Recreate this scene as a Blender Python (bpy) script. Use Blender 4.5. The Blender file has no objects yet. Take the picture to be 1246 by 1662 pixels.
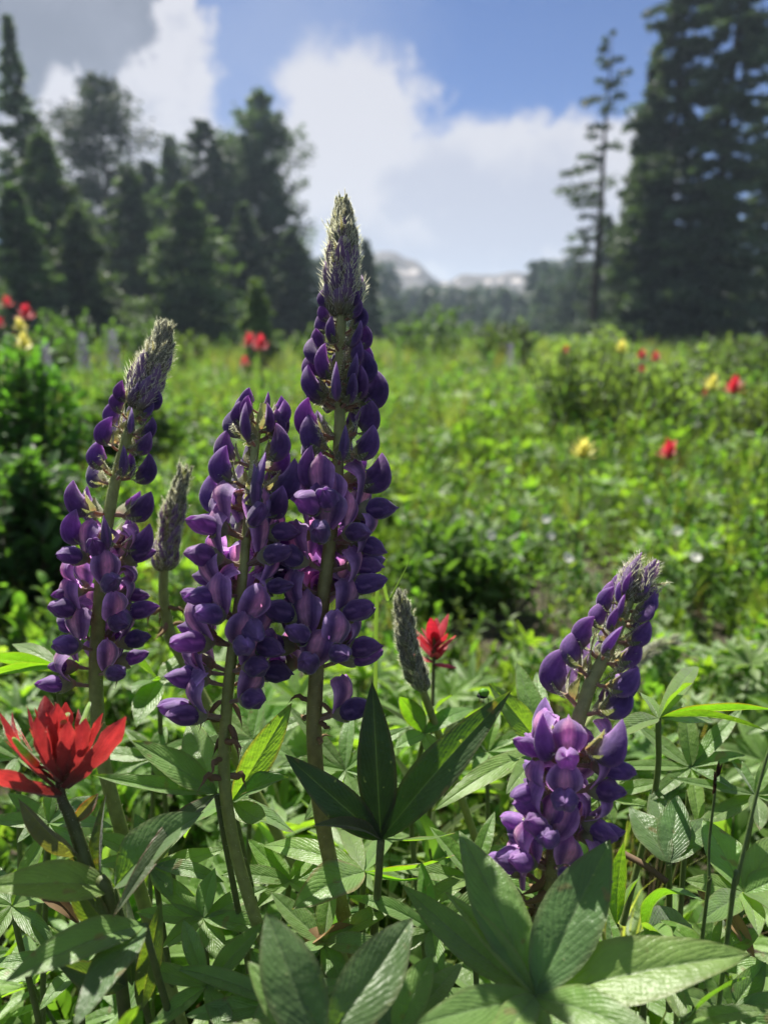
import bpy, math, random
import numpy as np
from mathutils import Vector, Matrix, Euler, noise as mnoise

random.seed(11)
rng = np.random.default_rng(11)
PI = math.pi
sc = bpy.context.scene
COL = sc.collection

# ------------------------------------------------------------------ camera, sky, sun, exposure
W0, H0, F = 1246.0, 1662.0, 1223.0          # proportions of the picture, focal length in its pixels
CAM = Vector((0, 0, 0.42))
PITCH = math.radians(13.4)
cam_d = bpy.data.cameras.new('camera')
cam = bpy.data.objects.new('camera', cam_d); COL.objects.link(cam)
cam.location = CAM
cam.rotation_euler = (PI / 2 - PITCH, 0, 0)
cam_d.sensor_fit = 'VERTICAL'; cam_d.sensor_height = 36.0; cam_d.sensor_width = 27.0
cam_d.lens = 36.0 * F / H0
cam_d.clip_start = 0.01; cam_d.clip_end = 5000
cam_d.dof.use_dof = True
cam_d.dof.focus_distance = 0.285
cam_d.dof.aperture_fstop = 8.6
sc.camera = cam

SUN_EL, SUN_AZ = math.radians(56), math.radians(-24)   # azimuth from +Y (ahead), towards +X
sun_dir = Vector((math.sin(SUN_AZ) * math.cos(SUN_EL), math.cos(SUN_AZ) * math.cos(SUN_EL), math.sin(SUN_EL)))
sd = bpy.data.lights.new('sun', 'SUN'); sd.energy = 5.0; sd.angle = math.radians(0.55); sd.color = (1, 0.95, 0.86)
so = bpy.data.objects.new('sun', sd); COL.objects.link(so)
so.rotation_euler = sun_dir.to_track_quat('Z', 'Y').to_euler()
so.location = (0, 0, 30)

sc.render.engine = 'CYCLES'
sc.view_settings.view_transform = 'Standard'
sc.view_settings.look = 'None'
sc.view_settings.gamma = 1.0
sc.view_settings.use_curve_mapping = False
sc.view_settings.exposure = 1.22
cy = sc.cycles
cy.use_denoising = True
cy.max_bounces = 8; cy.diffuse_bounces = 4; cy.glossy_bounces = 2; cy.transmission_bounces = 4
cy.transparent_max_bounces = 8; cy.volume_bounces = 0
cy.sample_clamp_indirect = 4.0
cy.caustics_reflective = False; cy.caustics_refractive = False

RIGHT = Vector((1, 0, 0))
FWD = Vector((0, math.cos(PITCH), -math.sin(PITCH)))
UPV = Vector((0, math.sin(PITCH), math.cos(PITCH)))

def ray(px, py):
    return FWD + RIGHT * ((px - W0 / 2) / F) + UPV * ((H0 / 2 - py) / F)
def at(px, py, d):
    """the point d metres ahead of the camera that the photo shows at px, py"""
    return CAM + ray(px, py) * d
def pix(p):
    v = p - CAM; d = v.dot(FWD)
    return (W0 / 2 + F * v.dot(RIGHT) / d, H0 / 2 - F * v.dot(UPV) / d, d)
def azel(px, py):
    v = ray(px, py).normalized()
    return math.atan2(v.x, v.y), math.asin(v.z)

# ---- world: Nishita sky with procedural clouds laid out by direction
world = bpy.data.worlds.new('World'); sc.world = world; world.use_nodes = True
nt = world.node_tree; N = nt.nodes; L = nt.links; N.clear()
def wmath(op, a, b=None, c=None, clamp=False):
    n = N.new('ShaderNodeMath'); n.operation = op; n.use_clamp = clamp
    for i, v in enumerate((a, b, c)):
        if v is None: continue
        if isinstance(v, (int, float)): n.inputs[i].default_value = v
        else: L.new(v, n.inputs[i])
    return n.outputs[0]
def wnoise(vec, scale, detail=5, rough=0.55, dist=0.0):
    n = N.new('ShaderNodeTexNoise'); n.inputs['Scale'].default_value = scale; n.inputs['Detail'].default_value = detail
    n.inputs['Roughness'].default_value = rough; n.inputs['Distortion'].default_value = dist
    L.new(vec, n.inputs['Vector']); return n.outputs['Fac']
def wsmooth(v, a, b):
    n = N.new('ShaderNodeMapRange'); n.interpolation_type = 'SMOOTHSTEP'; L.new(v, n.inputs['Value'])
    n.inputs['From Min'].default_value = a; n.inputs['From Max'].default_value = b; return n.outputs['Result']
def wmix(f, a, b):
    n = N.new('ShaderNodeMix'); n.data_type = 'RGBA'; n.clamp_factor = True
    L.new(f, n.inputs[0])
    for s, v in ((6, a), (7, b)):
        if isinstance(v, tuple): n.inputs[s].default_value = (*v, 1)
        else: L.new(v, n.inputs[s])
    return n.outputs[2]
tc = N.new('ShaderNodeTexCoord'); sep = N.new('ShaderNodeSeparateXYZ'); L.new(tc.outputs['Generated'], sep.inputs[0])
vdir = tc.outputs['Generated']
az = wmath('ARCTAN2', sep.outputs[0], sep.outputs[1]); el = wmath('ARCSINE', sep.outputs[2])
n1 = wmath('SUBTRACT', wnoise(vdir, 5.0, 6, 0.6), 0.5)
n2 = wmath('SUBTRACT', wnoise(vdir, 13.0, 8, 0.62), 0.5)
waz = wmath('ADD', az, wmath('ADD', wmath('MULTIPLY', n1, 0.22), wmath('MULTIPLY', n2, 0.14))); wel = wmath('ADD', el, wmath('ADD', wmath('MULTIPLY', n2, 0.16), wmath('MULTIPLY', wmath('SUBTRACT', wnoise(vdir, 40.0, 6, 0.6), 0.5), 0.05)))
def blob(px, py, rx, ry, tilt=0.0):
    a, e = azel(px, py)
    dx = wmath('SUBTRACT', waz, a); dy = wmath('SUBTRACT', wel, e)
    if tilt:
        c, s = math.cos(tilt), math.sin(tilt)
        dx, dy = (wmath('ADD', wmath('MULTIPLY', dx, c), wmath('MULTIPLY', dy, s)),
                  wmath('SUBTRACT', wmath('MULTIPLY', dy, c), wmath('MULTIPLY', dx, s)))
    dx = wmath('DIVIDE', dx, rx / F); dy = wmath('DIVIDE', dy, ry / F)
    r = wmath('SQRT', wmath('ADD', wmath('MULTIPLY', dx, dx), wmath('MULTIPLY', dy, dy)))
    return wmath('SUBTRACT', 1.0, r)
def wmax(vals):
    o = vals[0]
    for v in vals[1:]: o = wmath('MAXIMUM', o, v)
    return o
bank = wmax([blob(560, 330, 165, 230), blob(830, 350, 250, 155), blob(700, 430, 420, 130), blob(950, 300, 150, 110), blob(420, 420, 200, 150)])
white = wmax([blob(285, 150, 80, 120), blob(258, 10, 40, 70), blob(200, 290, 240, 110), blob(75, 190, 60, 60)])
grey = wmax([blob(50, 20, 225, 175), blob(-170, -60, 330, 300)])
# the rest of the sky carries the same broken cloud
far_n = wmath('SUBTRACT', wnoise(vdir, 2.3, 6, 0.6), 0.52)
az0, el0 = azel(623, 250)
dxx = wmath('DIVIDE', wmath('SUBTRACT', az, az0), 0.75); dyy = wmath('DIVIDE', wmath('SUBTRACT', el, el0), 0.5)
away = wsmooth(wmath('SQRT', wmath('ADD', wmath('MULTIPLY', dxx, dxx), wmath('MULTIPLY', dyy, dyy))), 0.85, 1.25)
gen = wmath('MULTIPLY', wmath('SUBTRACT', wmath('MULTIPLY', far_n, 3.0), wmath('SUBTRACT', 1.0, away)), 1.0)
edge = wmath('MULTIPLY', n2, 0.75)
m_bank = wsmooth(wmath('ADD', wmath('MAXIMUM', bank, gen), edge), -0.02, 0.24)
m_white = wsmooth(wmath('ADD', white, edge), -0.04, 0.30)
m_grey = wsmooth(wmath('ADD', grey, edge), -0.02, 0.35)
thin = wmath('MULTIPLY', wsmooth(wmath('ADD', blob(450, 60, 260, 260), n1), -0.1, 0.9), 0.45)
shade = wsmooth(wmath('ADD', wmath('ADD', wmath('MULTIPLY', n1, 1.4), wmath('MULTIPLY', n2, 2.3)), wmath('MULTIPLY', wmax([blob(860, 340, 230, 110), blob(560, 400, 150, 60), blob(700, 420, 300, 50)]), 0.7)), 0.02, 0.6)
sky = N.new('ShaderNodeTexSky'); sky.sky_type = 'NISHITA'; sky.sun_disc = False
sky.sun_elevation = SUN_EL; sky.sun_rotation = SUN_AZ
sky.altitude = 2500; sky.air_density = 1.0; sky.dust_density = 0.0; sky.ozone_density = 1.6
SKYS = 0.06
def c(r, g, b):
    return (r / SKYS * .35, g / SKYS * .35, b / SKYS * .35)
white_c = c(0.84, 0.83, 0.90); body_c = c(0.64, 0.66, 0.79); grey_c = c(0.27, 0.29, 0.36)
cloud_c = wmix(shade, white_c, body_c)
tint = N.new('ShaderNodeMix'); tint.data_type = 'RGBA'; tint.blend_type = 'MULTIPLY'; tint.inputs[0].default_value = 1
L.new(sky.outputs[0], tint.inputs[6]); tint.inputs[7].default_value = (0.34, 0.45, 0.67, 1)
col = wmix(thin, tint.outputs[2], c(0.50, 0.58, 0.80))
col = wmix(m_bank, col, cloud_c)
col = wmix(wmath('MULTIPLY', m_grey, 0.95), col, wmix(wsmooth(n1, -.15, .2), grey_c, c(0.42, 0.44, 0.53)))
col = wmix(m_white, col, wmix(wsmooth(n2, -.02, .22), white_c, c(0.55, 0.58, 0.70)))
below = wsmooth(el, -0.02, 0.0)
col = wmix(below, c(0.10, 0.12, 0.10), col)
bg = N.new('ShaderNodeBackground'); bg.inputs['Strength'].default_value = SKYS; L.new(col, bg.inputs['Color'])
wo = N.new('ShaderNodeOutputWorld'); L.new(bg.outputs[0], wo.inputs['Surface'])
world.cycles.sampling_method = 'MANUAL'; world.cycles.sample_map_resolution = 512

# ------------------------------------------------------------------ materials
def mat_organic(name, trans=0.4, tcol=(1.6, 1.9, 0.5), rough=0.5, spec=0.4, var=0.12, vein=False, bump=0.0, bscale=900.0, fuzz=0.0, hv=0.0, nscale=160.0, petal=False):
    m = bpy.data.materials.new(name); m.use_nodes = True
    t = m.node_tree; n = t.nodes; l = t.links; n.clear()
    out = n.new('ShaderNodeOutputMaterial')
    at_ = n.new('ShaderNodeAttribute'); at_.attribute_name = 'Col'
    oi = n.new('ShaderNodeObjectInfo')
    tcn = n.new('ShaderNodeTexCoord')
    nz = n.new('ShaderNodeTexNoise'); nz.inputs['Scale'].default_value = nscale; nz.inputs['Detail'].default_value = 4
    l.new(tcn.outputs['Object'], nz.inputs['Vector'])
    hs = n.new('ShaderNodeHueSaturation')
    def mth(op, a, b):
        q = n.new('ShaderNodeMath'); q.operation = op
        for i, v in enumerate((a, b)):
            if isinstance(v, (int, float)): q.inputs[i].default_value = v
            else: l.new(v, q.inputs[i])
        return q.outputs[0]
    val = mth('ADD', mth('MULTIPLY', mth('SUBTRACT', oi.outputs['Random'], 0.5), 2 * var), mth('MULTIPLY', mth('SUBTRACT', nz.outputs['Fac'], 0.5), 1.3 if petal else 0.8))
    val = mth('ADD', val, 1.0)
    rnd2 = mth('FRACT', mth('MULTIPLY', oi.outputs['Random'], 7.31), 0)
    l.new(mth('ADD', mth('MULTIPLY', mth('SUBTRACT', rnd2, 0.5), hv), 0.5), hs.inputs['Hue'])
    l.new(val, hs.inputs['Value']); l.new(at_.outputs['Color'], hs.inputs['Color'])
    base = hs.outputs[0]
    height = None
    if vein:
        uv = n.new('ShaderNodeUVMap'); uv.uv_map = 'UVMap'
        sp = n.new('ShaderNodeSeparateXYZ'); l.new(uv.outputs[0], sp.inputs[0])
        k = 17.0 if not petal else 0.0
        if petal: ph = mth('MULTIPLY', sp.outputs[1], 30.0)
        else: ph = mth('SUBTRACT', mth('MULTIPLY', sp.outputs[0], 34.0), mth('MULTIPLY', mth('ABSOLUTE', sp.outputs[1], 0), 15.0))
        ph = mth('ADD', ph, mth('MULTIPLY', nz.outputs['Fac'], 6.0))
        w = mth('POWER', mth('ABSOLUTE', mth('SINE', ph, 0), 0), 6.0)
        mx = n.new('ShaderNodeMix'); mx.data_type = 'RGBA'; mx.blend_type = 'MULTIPLY'
        l.new(mth('MULTIPLY', mth('SUBTRACT', 1.0, w), 0.07 if not petal else 0.25), mx.inputs[0]); l.new(base, mx.inputs[6]); mx.inputs[7].default_value = (0.55, 0.6, 0.5, 1) if not petal else (0.4, 0.35, 0.6, 1)
        base = mx.outputs[2]
        height = mth('MULTIPLY', w, -0.12)
    if name == 'lupine_leaf':
        for (sc_, lo, hi, cc_, am) in ((420, .74, .80, (0.40, 0.45, 0.22, 1), .5), (150, .70, .76, (0.20, 0.14, 0.06, 1), .6)):
            q = n.new('ShaderNodeTexNoise'); q.inputs['Scale'].default_value = sc_; q.inputs['Detail'].default_value = 1; l.new(tcn.outputs['Object'], q.inputs['Vector'])
            r_ = n.new('ShaderNodeMapRange'); l.new(q.outputs['Fac'], r_.inputs['Value']); r_.inputs['From Min'].default_value = lo; r_.inputs['From Max'].default_value = hi; r_.inputs['To Max'].default_value = am
            x_ = n.new('ShaderNodeMix'); x_.data_type = 'RGBA'; l.new(r_.outputs[0], x_.inputs[0]); l.new(base, x_.inputs[6]); x_.inputs[7].default_value = cc_; base = x_.outputs[2]
    pb = n.new('ShaderNodeBsdfPrincipled')
    l.new(base, pb.inputs['Base Color']); pb.inputs['Roughness'].default_value = rough
    pb.inputs['Specular IOR Level'].default_value = spec
    if fuzz:
        pb.inputs['Sheen Weight'].default_value = fuzz; pb.inputs['Sheen Roughness'].default_value = 0.5
    tr = n.new('ShaderNodeBsdfTranslucent')
    gm = n.new('ShaderNodeMix'); gm.data_type = 'RGBA'; gm.blend_type = 'MULTIPLY'; gm.inputs[0].default_value = 1
    l.new(base, gm.inputs[6]); gm.inputs[7].default_value = (*tcol, 1)
    l.new(gm.outputs[2], tr.inputs['Color'])
    ms = n.new('ShaderNodeMixShader'); ms.inputs[0].default_value = trans
    l.new(pb.outputs[0], ms.inputs[1]); l.new(tr.outputs[0], ms.inputs[2]); l.new(ms.outputs[0], out.inputs['Surface'])
    if bump:
        nb = n.new('ShaderNodeTexNoise'); nb.inputs['Scale'].default_value = bscale; nb.inputs['Detail'].default_value = 3
        l.new(tcn.outputs['Object'], nb.inputs['Vector'])
        b = n.new('ShaderNodeBump'); b.inputs['Strength'].default_value = bump; b.inputs['Distance'].default_value = 0.0006 if name != 'lupine_leaf' else 0.0011
        h = nb.outputs['Fac']
        if height is not None: h = mth('ADD', h, height)
        l.new(h, b.inputs['Height']); l.new(b.outputs[0], pb.inputs['Normal']); l.new(b.outputs[0], tr.inputs['Normal'])
    return m

M = {}
M['leaf'] = mat_organic('lupine_leaf', 0.48, (2.0, 2.1, 0.35), 0.42, 0.6, 0.14, fuzz=0.35, vein=True, bump=0.5, bscale=420, hv=0.02, nscale=90)
M['herb'] = mat_organic('herb_leaf', 0.52, (1.85, 2.05, 0.6), 0.5, 0.35, 0.34, hv=0.05, nscale=60)
M['stem'] = mat_organic('stem', 0.15, (1.5, 1.5, 0.6), 0.5, 0.3, 0.08, fuzz=0.0, nscale=300, bump=0.3, bscale=1500)
M['petal'] = mat_organic('violet_petal', 0.42, (2.3, 1.5, 2.0), 0.62, 0.18, 0.16, vein=True, petal=True, fuzz=0.4, hv=0.03, nscale=240, bump=0.25, bscale=900)
M['calyx'] = mat_organic('calyx', 0.4, (1.5, 1.4, 0.8), 0.6, 0.3, 0.1, fuzz=0.6, nscale=500)
M['hair'] = mat_organic('hair', 0.55, (1.4, 1.4, 1.1), 0.5, 0.4, 0.05)
M['bract'] = mat_organic('red_bract', 0.35, (1.2, 1.0, 1.0), 0.5, 0.3, 0.12, fuzz=0.3, nscale=260, vein=True, petal=True, bump=0.25, bscale=700)
M['pale'] = mat_organic('pale_bloom', 0.4, (1.1, 1.1, 0.9), 0.5, 0.3, 0.1)
M['needle'] = mat_organic('needles', 0.27, (1.6, 1.7, 0.6), 0.6, 0.25, 0.22, hv=0.03, nscale=0.9)
M['bark'] = mat_organic('bark', 0.0, (1, 1, 1), 0.85, 0.2, 0.1, nscale=6)
M['dry'] = mat_organic('dry_litter', 0.25, (1.2, 1.1, 0.8), 0.8, 0.2, 0.3, nscale=80)

# ------------------------------------------------------------------ mesh helpers
class MB:
    def __init__(s): s.v = []; s.f = []; s.c = []; s.uv = []; s.m = []
    def vert(s, p, c, uv=(0, 0)):
        s.v.append((p[0], p[1], p[2])); s.c.append(c); s.uv.append(uv); return len(s.v) - 1
    def face(s, idx, m=0): s.f.append(idx); s.m.append(m)
    def grid(s, rows, cols, cfun, m=0, wrap=False):
        """rows: list of lists of points; cfun(i, j) -> (colour, uv)"""
        base = len(s.v); nj = len(rows[0])
        for i, r in enumerate(rows):
            for j, p in enumerate(r):
                cc, uv = cfun(i, j); s.vert(p, cc, uv)
        for i in range(len(rows) - 1):
            for j in range(nj - 1 if not wrap else nj):
                j2 = (j + 1) % nj
                s.face((base + i * nj + j, base + i * nj + j2, base + (i + 1) * nj + j2, base + (i + 1) * nj + j), m)
    def tube(s, pts, radii, col, seg=8, m=0, cap=True, colf=None):
        rows = []
        up = Vector((0.13, 0.3, 0.9))
        for i, p in enumerate(pts):
            p = Vector(p)
            a = Vector(pts[min(i + 1, len(pts) - 1)]) - Vector(pts[max(i - 1, 0)])
            a.normalize()
            if abs(a.dot(up)) > 0.97: up = Vector((1, 0, 0.1))
            x = a.cross(up).normalized(); y = a.cross(x)
            r = radii[i] if hasattr(radii, '__len__') else radii
            rows.append([p + x * r * math.cos(2 * PI * k / seg) + y * r * math.sin(2 * PI * k / seg) for k in range(seg)])
        n = len(pts)
        s.grid(rows, seg, lambda i, j: ((colf(i / (n - 1), j) if colf else col), (i / max(1, n - 1), j / seg)), m, wrap=True)
        if cap:
            e = len(s.v) - seg; s.face(tuple(range(e, e + seg)), m)
    def hair(s, p, d, ln, w, col, m=1, droop=0.0):
        d = d.normalized(); x = d.cross(Vector((random.gauss(0, 1), random.gauss(0, 1), random.gauss(0, 1))))
        if x.length < 1e-5: return
        x = x.normalized() * w
        q = p + d * ln * 0.55; e = p + d * ln + Vector((0, 0, droop * ln)) + x * random.uniform(-3, 3)
        a = s.vert(p - x, col); b = s.vert(p + x, col); c_ = s.vert(q + x * .7, col); d_ = s.vert(q - x * .7, col); t = s.vert(e, col)
        s.face((a, b, c_, d_), m); s.face((d_, c_, t), m)
    def mesh(s, name, mats, smooth=True):
        me = bpy.data.meshes.new(name)
        me.from_pydata(s.v, [], s.f)
        ca = me.color_attributes.new('Col', 'FLOAT_COLOR', 'POINT')
        arr = np.ones((len(s.v), 4), np.float32); arr[:, :3] = np.array(s.c, np.float32).reshape(-1, 3)[:, :3]
        ca.data.foreach_set('color', arr.ravel())
        uvl = me.uv_layers.new(name='UVMap')
        li = np.empty(len(me.loops), np.int32); me.loops.foreach_get('vertex_index', li)
        uvl.data.foreach_set('uv', np.array(s.uv, np.float32)[li].ravel())
        for m in mats: me.materials.append(m)
        if len(mats) > 1: me.polygons.foreach_set('material_index', np.array(s.m, np.int32))
        if smooth: me.polygons.foreach_set('use_smooth', np.ones(len(me.polygons), bool))
        me.update(); return me

def link(name, me, parent=None, mw=None):
    o = bpy.data.objects.new(name, me); COL.objects.link(o)
    if parent is not None: o.parent = parent
    if mw is not None: o.matrix_local = mw
    return o
def thing(name, label, cat, loc=(0, 0, 0), group=None, rz=0.0, me=None):
    o = bpy.data.objects.new(name, me); COL.objects.link(o)
    o.location = loc; o.rotation_euler = (0, 0, rz); o['label'] = label; o['category'] = cat
    if group: o['group'] = group
    return o
def mesh_np(name, verts, quads, cols, mats, smooth=False):
    """fast path: verts (n,3), quads (m,k) all of one size, cols (n,3)"""
    me = bpy.data.meshes.new(name)
    nv, nf, k = len(verts), len(quads), quads.shape[1]
    me.vertices.add(nv); me.vertices.foreach_set('co', verts.astype(np.float32).ravel())
    me.loops.add(nf * k); me.loops.foreach_set('vertex_index', quads.astype(np.int32).ravel())
    me.polygons.add(nf); me.polygons.foreach_set('loop_start', np.arange(0, nf * k, k, dtype=np.int32))
    me.polygons.foreach_set('loop_total', np.full(nf, k, np.int32))
    me.update(calc_edges=True)
    ca = me.color_attributes.new('Col', 'FLOAT_COLOR', 'POINT')
    a = np.ones((nv, 4), np.float32); a[:, :3] = cols; ca.data.foreach_set('color', a.ravel())
    for m in mats: me.materials.append(m)
    if smooth: me.polygons.foreach_set('use_smooth', np.ones(nf, bool))
    return me
def lerp(a, b, t): return tuple(a[i] + (b[i] - a[i]) * t for i in range(len(a)))
def jit(c_, a=0.1):
    k = 1 + random.uniform(-a, a); return tuple(x * k for x in c_)
def catmull(P, n=8):
    P = [Vector(p) for p in P]; P = [P[0] * 2 - P[1]] + P + [P[-1] * 2 - P[-2]]; out = []
    for i in range(1, len(P) - 2):
        for k in range(n):
            t = k / n; a, b, c_, d = P[i - 1], P[i], P[i + 1], P[i + 2]
            out.append(0.5 * ((2 * b) + (c_ - a) * t + (2 * a - 5 * b + 4 * c_ - d) * t * t + (3 * b - a - 3 * c_ + d) * t ** 3))
    out.append(P[-2]); return out

# ------------------------------------------------------------------ ground, mountain, haze
def gz(x, y):
    """height of the ground"""
    r = math.hypot(x, y)
    z = 0.0
    if r < 60: z += 0.03 * mnoise.noise(Vector((x * 1.7, y * 1.7, 3))) * min(1, max(0.0, (r - 0.2) / 0.8))
    z += 0.10 * math.exp(-(((x - 1.15) / 0.8) ** 2 + ((y - 2.6) / 0.8) ** 2))
    z += 0.06 * math.exp(-(((x + 1.1) / 0.5) ** 2 + ((y - 1.9) / 0.7) ** 2))
    if r > 5: z += 0.10 * mnoise.noise(Vector((x * .23, y * .23, 9))) * min(1, (r - 5) / 10)
    return z
def make_ground():
    def axis(lo, hi, near, first):
        a = [0.0]; s = first
        while a[-1] < hi:
            a.append(a[-1] + s)
            if a[-1] > near: s *= 1.22
        b = [0.0]; s = first
        while b[-1] > lo:
            b.append(b[-1] - s)
            if b[-1] < -min(near, abs(lo)): s *= 1.22
        return sorted(set(b[1:] + a))
    xs = axis(-340, 340, 4, 0.09); ys = axis(-33, 350, 5, 0.09)
    V = np.array([(x, y, gz(x, y)) for y in ys for x in xs]); nx = len(xs)
    Q = np.array([(j * nx + i, j * nx + i + 1, (j + 1) * nx + i + 1, (j + 1) * nx + i) for j in range(len(ys) - 1) for i in range(nx - 1)])
    m = bpy.data.materials.new('soil_and_turf'); m.use_nodes = True
    t = m.node_tree; n = t.nodes; l = t.links; pb = n['Principled BSDF']; pb.inputs['Roughness'].default_value = 0.95
    tcn = n.new('ShaderNodeTexCoord')
    a = n.new('ShaderNodeTexNoise'); a.inputs['Scale'].default_value = 45; a.inputs['Detail'].default_value = 8; l.new(tcn.outputs['Object'], a.inputs['Vector'])
    b = n.new('ShaderNodeTexNoise'); b.inputs['Scale'].default_value = 0.5; b.inputs['Detail'].default_value = 6; l.new(tcn.outputs['Object'], b.inputs['Vector'])
    r1 = n.new('ShaderNodeValToRGB'); l.new(a.outputs['Fac'], r1.inputs[0])
    r1.color_ramp.elements[0].position = 0.35; r1.color_ramp.elements[0].color = (0.018, 0.014, 0.008, 1)
    r1.color_ramp.elements[1].position = 0.7; r1.color_ramp.elements[1].color = (0.07, 0.06, 0.03, 1)
    r2 = n.new('ShaderNodeValToRGB'); l.new(a.outputs['Fac'], r2.inputs[0])
    r2.color_ramp.elements[0].color = (0.03, 0.05, 0.012, 1); r2.color_ramp.elements[1].color = (0.10, 0.14, 0.03, 1)
    mx = n.new('ShaderNodeMix'); mx.data_type = 'RGBA'
    sp = n.new('ShaderNodeSeparateXYZ'); l.new(tcn.outputs['Object'], sp.inputs[0])
    mr = n.new('ShaderNodeMapRange'); l.new(sp.outputs[1], mr.inputs['Value']); mr.inputs['From Min'].default_value = 2; mr.inputs['From Max'].default_value = 12
    l.new(mr.outputs[0], mx.inputs[0]); l.new(r1.outputs[0], mx.inputs[6]); l.new(r2.outputs[0], mx.inputs[7])
    l.new(mx.outputs[2], pb.inputs['Base Color'])
    bp = n.new('ShaderNodeBump'); bp.inputs['Distance'].default_value = 0.01; l.new(a.outputs['Fac'], bp.inputs['Height']); l.new(bp.outputs[0], pb.inputs['Normal'])
    me = mesh_np('ground', V, Q, np.full((len(V), 3), 0.05), [m], True)
    o = link('ground', me); o['kind'] = 'structure'
make_ground()

def make_mountain():
    sky_line = [(-400, 470), (200, 450), (430, 445), (560, 425), (600, 420), (618, 416), (640, 417), (655, 424), (675, 430), (692, 445), (712, 460), (730, 458), (745, 452), (775, 450), (800, 452), (832, 447), (862, 447), (885, 437), (905, 430), (918, 423), (935, 428), (950, 440), (985, 446), (1100, 440), (1300, 430), (1700, 470)]
    D = 180.0; K = D / 560.0
    X = np.array([(p[0] - W0 / 2) / F * D / math.cos(PITCH) * 1.0 for p in sky_line])
    H = np.array([(CAM + ray(*p) * (D / (math.cos(PITCH) + (H0 / 2 - p[1]) / F * math.sin(PITCH)))).z for p in sky_line])
    Xr = np.array([(CAM + ray(*p) * (D / (math.cos(PITCH) + (H0 / 2 - p[1]) / F * math.sin(PITCH)))).x for p in sky_line])
    nx, ny = 340, 60
    xs = np.linspace(-130, 160, nx); ts = np.linspace(-1, 1, ny)
    V = []
    for t in ts:
        for x in xs:
            h = float(np.interp(x, Xr, H)) * 1.10
            y = D + t * 42
            k = (1 - abs(t)) ** 0.85
            z = h * k
            nn = mnoise.fractal(Vector((x * .05, y * .05, 1)), 1.0, 2.0, 6)
            rg = abs(mnoise.noise(Vector((x * .12, y * .045, 5))))
            z += K * (nn * 10 - rg * 11) * min(1, (1 - k) * 4) * min(1.0, k * 4) + .5 * mnoise.noise(Vector((x * .3, 3, 1)))
            V.append((x, y, z - 0.4))
    Q = [(j * nx + i, j * nx + i + 1, (j + 1) * nx + i + 1, (j + 1) * nx + i) for j in range(ny - 1) for i in range(nx - 1)]
    m = bpy.data.materials.new('rock_and_snow'); m.use_nodes = True
    t = m.node_tree; n = t.nodes; l = t.links; pb = n['Principled BSDF']; pb.inputs['Roughness'].default_value = 0.9
    tcn = n.new('ShaderNodeTexCoord')
    a = n.new('ShaderNodeTexNoise'); a.inputs['Scale'].default_value = 0.08; a.inputs['Detail'].default_value = 8; l.new(tcn.outputs['Object'], a.inputs['Vector'])
    r1 = n.new('ShaderNodeValToRGB'); l.new(a.outputs['Fac'], r1.inputs[0])
    r1.color_ramp.elements[0].position = 0.35; r1.color_ramp.elements[0].color = (0.03, 0.027, 0.027, 1)
    r1.color_ramp.elements[1].position = 0.7; r1.color_ramp.elements[1].color = (0.12, 0.10, 0.09, 1)
    at_ = n.new('ShaderNodeAttribute'); at_.attribute_name = 'Col'
    sp = n.new('ShaderNodeSeparateXYZ'); l.new(at_.outputs['Vector'], sp.inputs[0])
    b = n.new('ShaderNodeTexNoise'); b.inputs['Scale'].default_value = 0.22; b.inputs['Detail'].default_value = 6; l.new(tcn.outputs['Object'], b.inputs['Vector'])
    ad = n.new('ShaderNodeMath'); ad.operation = 'ADD'; l.new(sp.outputs[0], ad.inputs[0]); l.new(b.outputs['Fac'], ad.inputs[1])
    mr = n.new('ShaderNodeMapRange'); l.new(ad.outputs[0], mr.inputs['Value']); mr.inputs['From Min'].default_value = 0.92; mr.inputs['From Max'].default_value = 1.02
    mx = n.new('ShaderNodeMix'); mx.data_type = 'RGBA'; l.new(mr.outputs[0], mx.inputs[0]); l.new(r1.outputs[0], mx.inputs[6]); mx.inputs[7].default_value = (0.40, 0.36, 0.34, 1)
    l.new(mx.outputs[2], pb.inputs['Base Color'])
    # where snow lies: patches on the mountain side, kept per vertex
    patches = [(640, 442, 42, 13), (672, 440, 22, 9), (630, 482, 22, 10), (720, 462, 14, 6), (790, 456, 16, 5), (812, 455, 14, 5), (838, 455, 22, 7), (740, 457, 10, 4), (930, 455, 8, 8)]
    C = []
    for v in V:
        p = pix(Vector(v)); s = 0.0
        if v[1] < D + 5:
            for (a_, b_, c_, d_) in patches:
                s = max(s, 1 - math.hypot((p[0] - a_) / c_, (p[1] - b_) / d_) * 1.05)
        C.append((max(0, s), 0, 0))
    me = mesh_np('mountain', np.array(V), np.array(Q), np.array(C), [m], True)
    o = link('mountain', me); o['kind'] = 'structure'
make_mountain()

def make_haze():
    x0, x1, y0, y1, z0, z1 = -380, 380, -45, 372, -2.5, 28
    V = [(x, y, z) for z in (z0, z1) for y in (y0, y1) for x in (x0, x1)]
    Fc = [(0, 2, 3, 1), (4, 5, 7, 6), (0, 1, 5, 4), (2, 6, 7, 3), (0, 4, 6, 2), (1, 3, 7, 5)]
    me = bpy.data.meshes.new('haze'); me.from_pydata(V, [], Fc)
    m = bpy.data.materials.new('haze'); m.use_nodes = True; n = m.node_tree.nodes; n.clear()
    pv = n.new('ShaderNodeVolumePrincipled'); pv.inputs['Density'].default_value = 0.0016
    pv.inputs['Color'].default_value = (0.66, 0.82, 1, 1); pv.inputs['Anisotropy'].default_value = 0.3
    ou = n.new('ShaderNodeOutputMaterial'); m.node_tree.links.new(pv.outputs[0], ou.inputs['Volume'])
    me.materials.append(m)
    o = link('haze', me); o['kind'] = 'stuff'
make_haze()

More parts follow.
